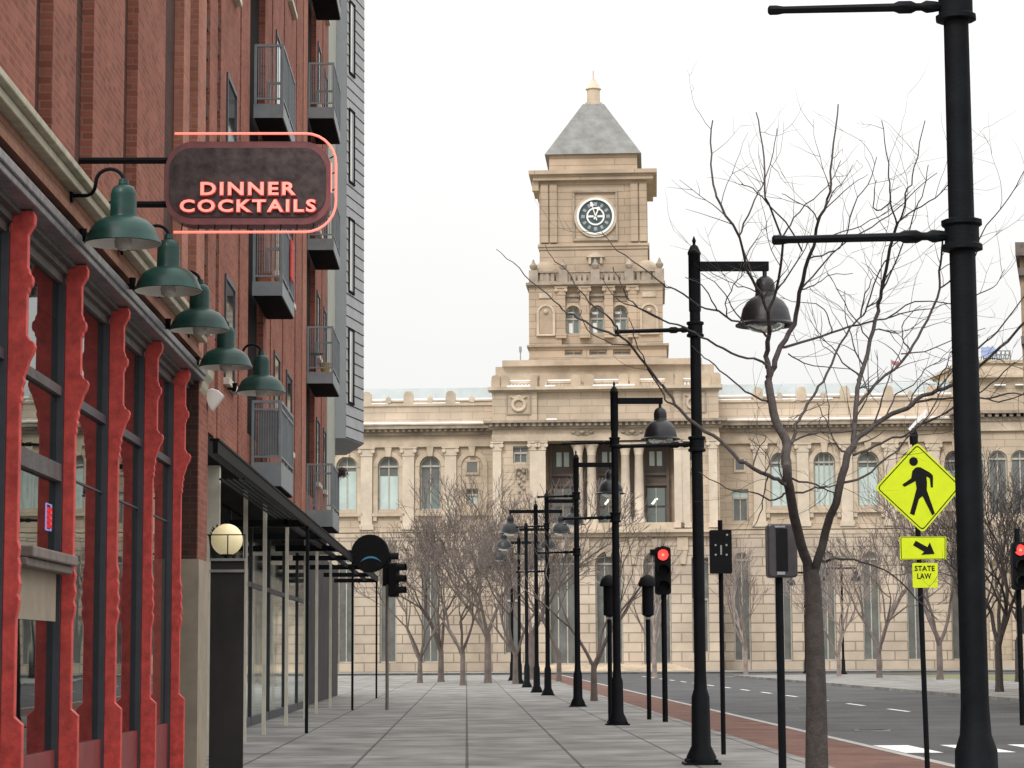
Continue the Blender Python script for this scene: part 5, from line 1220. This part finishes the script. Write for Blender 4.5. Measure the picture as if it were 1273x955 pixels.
def bare_tree(px, pyt, Y, spread, seed, name, label, m='barkfar', lv=6, density=1.0, group=None, lean=0):
    base = at(px, 700, Y); top = at(px, pyt, Y).z; H = top; rr = random.Random(seed)
    t = thing(name, label, 'tree', (base.x, Y, 0), group)
    tk = MB(); cr = MB(); h0 = H*rr.uniform(.16, .22); r0 = H*.014
    b = Vector((base.x, Y, 0)); rmin = Y/FPX*.28; f = b+Vector((lean*.1, 0, h0)); tk.tube([b, b+Vector((0,0,.4)), f], [r0*1.4, r0*1.1, r0*.9], 8)
    def grow(p, d, ln, r, l):
        n = 3; q = p; pts = [p]; dd = d
        for i in range(n):
            dd = (dd+Vector((rr.gauss(0,.10), rr.gauss(0,.10), rr.gauss(0,.06)+.05))).normalized(); q = q+dd*ln/n; pts.append(q)
        (tk if l == lv else cr).tube(pts, [max(rmin, r*(1-.32*i/n)) for i in range(n+1)], 6 if l > lv-2 else (4 if l > 1 else 3))
        if l <= 0: return
        kids = 3 if rr.random() < density else 2
        for i in range(kids):
            s = dd.orthogonal().normalized(); s.rotate(Matrix.Rotation(rr.uniform(0, 6.28), 3, dd).to_quaternion())
            a = rr.uniform(.3, .62)*(1 if i else .6); grow(pts[-1] if i < 2 else pts[2], (dd+s*a*spread+Vector((0,0,.08))).normalized(), ln*rr.uniform(.66, .86), r*.62, l-1)
    ln0 = (H-h0)/3.75
    for k in range(4):
        a = rr.uniform(0, 6.28)+k*1.57; grow(f-Vector((0,0,h0*.25*k/4)), Vector((math.cos(a)*.42*spread+lean*.2, math.sin(a)*.42*spread, 1)).normalized(), ln0*rr.uniform(.85, 1.1), r0*.62, lv)
    tk.build('trunk', m, t); cr.fixn = False; cr.build('crown', m, t); return t
G = 'bare trees before the courthouse'
bare_tree(548, 600, 122, 1.35, 21, 'bare_tree', 'twiggy bare tree at the far left before the arched wing windows', lv=6, density=.35, group=G)
bare_tree(606, 556, 116, 1.3, 22, 'bare_tree', 'tallest bare tree before the left corner of the centre block', lv=6, density=.55, group=G)
bare_tree(660, 566, 130, 1.2, 23, 'bare_tree', 'bare tree behind the cluster of far lamp posts', lv=6, density=.5, group=G)
bare_tree(575, 628, 108, 1.6, 24, 'bare_tree', 'low spreading bare tree beneath the left twiggy crowns', lv=6, density=.35, group=G)
bare_tree(640, 628, 112, 1.5, 34, 'bare_tree', 'low dense bare tree at the foot of the far lamp posts', lv=6, density=.35, group=G)
bare_tree(737, 606, 72, 1.3, 25, 'bare_tree', 'thin young bare tree between the colonnade lamp posts', lv=4, density=.2, group=G)
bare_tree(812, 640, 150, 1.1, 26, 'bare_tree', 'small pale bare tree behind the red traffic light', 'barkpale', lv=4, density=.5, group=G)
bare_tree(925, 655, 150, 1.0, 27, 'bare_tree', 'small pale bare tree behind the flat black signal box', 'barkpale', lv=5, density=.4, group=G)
bare_tree(1090, 612, 130, 1.4, 28, 'bare_tree', 'bare tree left of the yellow diamond sign', lv=6, density=.35, group=G)
bare_tree(1165, 575, 120, 1.3, 29, 'bare_tree', 'bare tree behind the yellow diamond sign and front lamp post', lv=6, density=.35, group=G)
bare_tree(1238, 535, 84, 1.3, 30, 'bare_tree', 'large bare tree right of the front lamp post', 'bark', lv=6, density=.35, group=G)
bare_tree(1290, 580, 95, 1.3, 31, 'bare_tree', 'bare tree cut off by the right edge of the view', 'bark', lv=6, density=.3, group=G)
bare_tree(1204, 590, 100, 1.4, 41, 'bare_tree', 'dark bare tree partly hidden by the thick front lamp post', 'bark', lv=6, density=.3, group=G)
bare_tree(1262, 572, 110, 1.4, 42, 'bare_tree', 'dark bare tree just left of the red signal at the right edge', 'bark', lv=6, density=.3, group=G)
bare_tree(522, 640, 118, 1.4, 43, 'bare_tree', 'leftmost low bare tree, just right of the side-on traffic light', lv=6, density=.35, group=G)
bare_tree(694, 636, 122, 1.4, 44, 'bare_tree', 'low bare tree right of the far twin-armed lamp posts', lv=6, density=.35, group=G)
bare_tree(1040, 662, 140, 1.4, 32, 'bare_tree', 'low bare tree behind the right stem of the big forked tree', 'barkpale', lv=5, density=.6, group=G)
for o in bpy.data.objects:
    if '_org' in o: del o['_org']
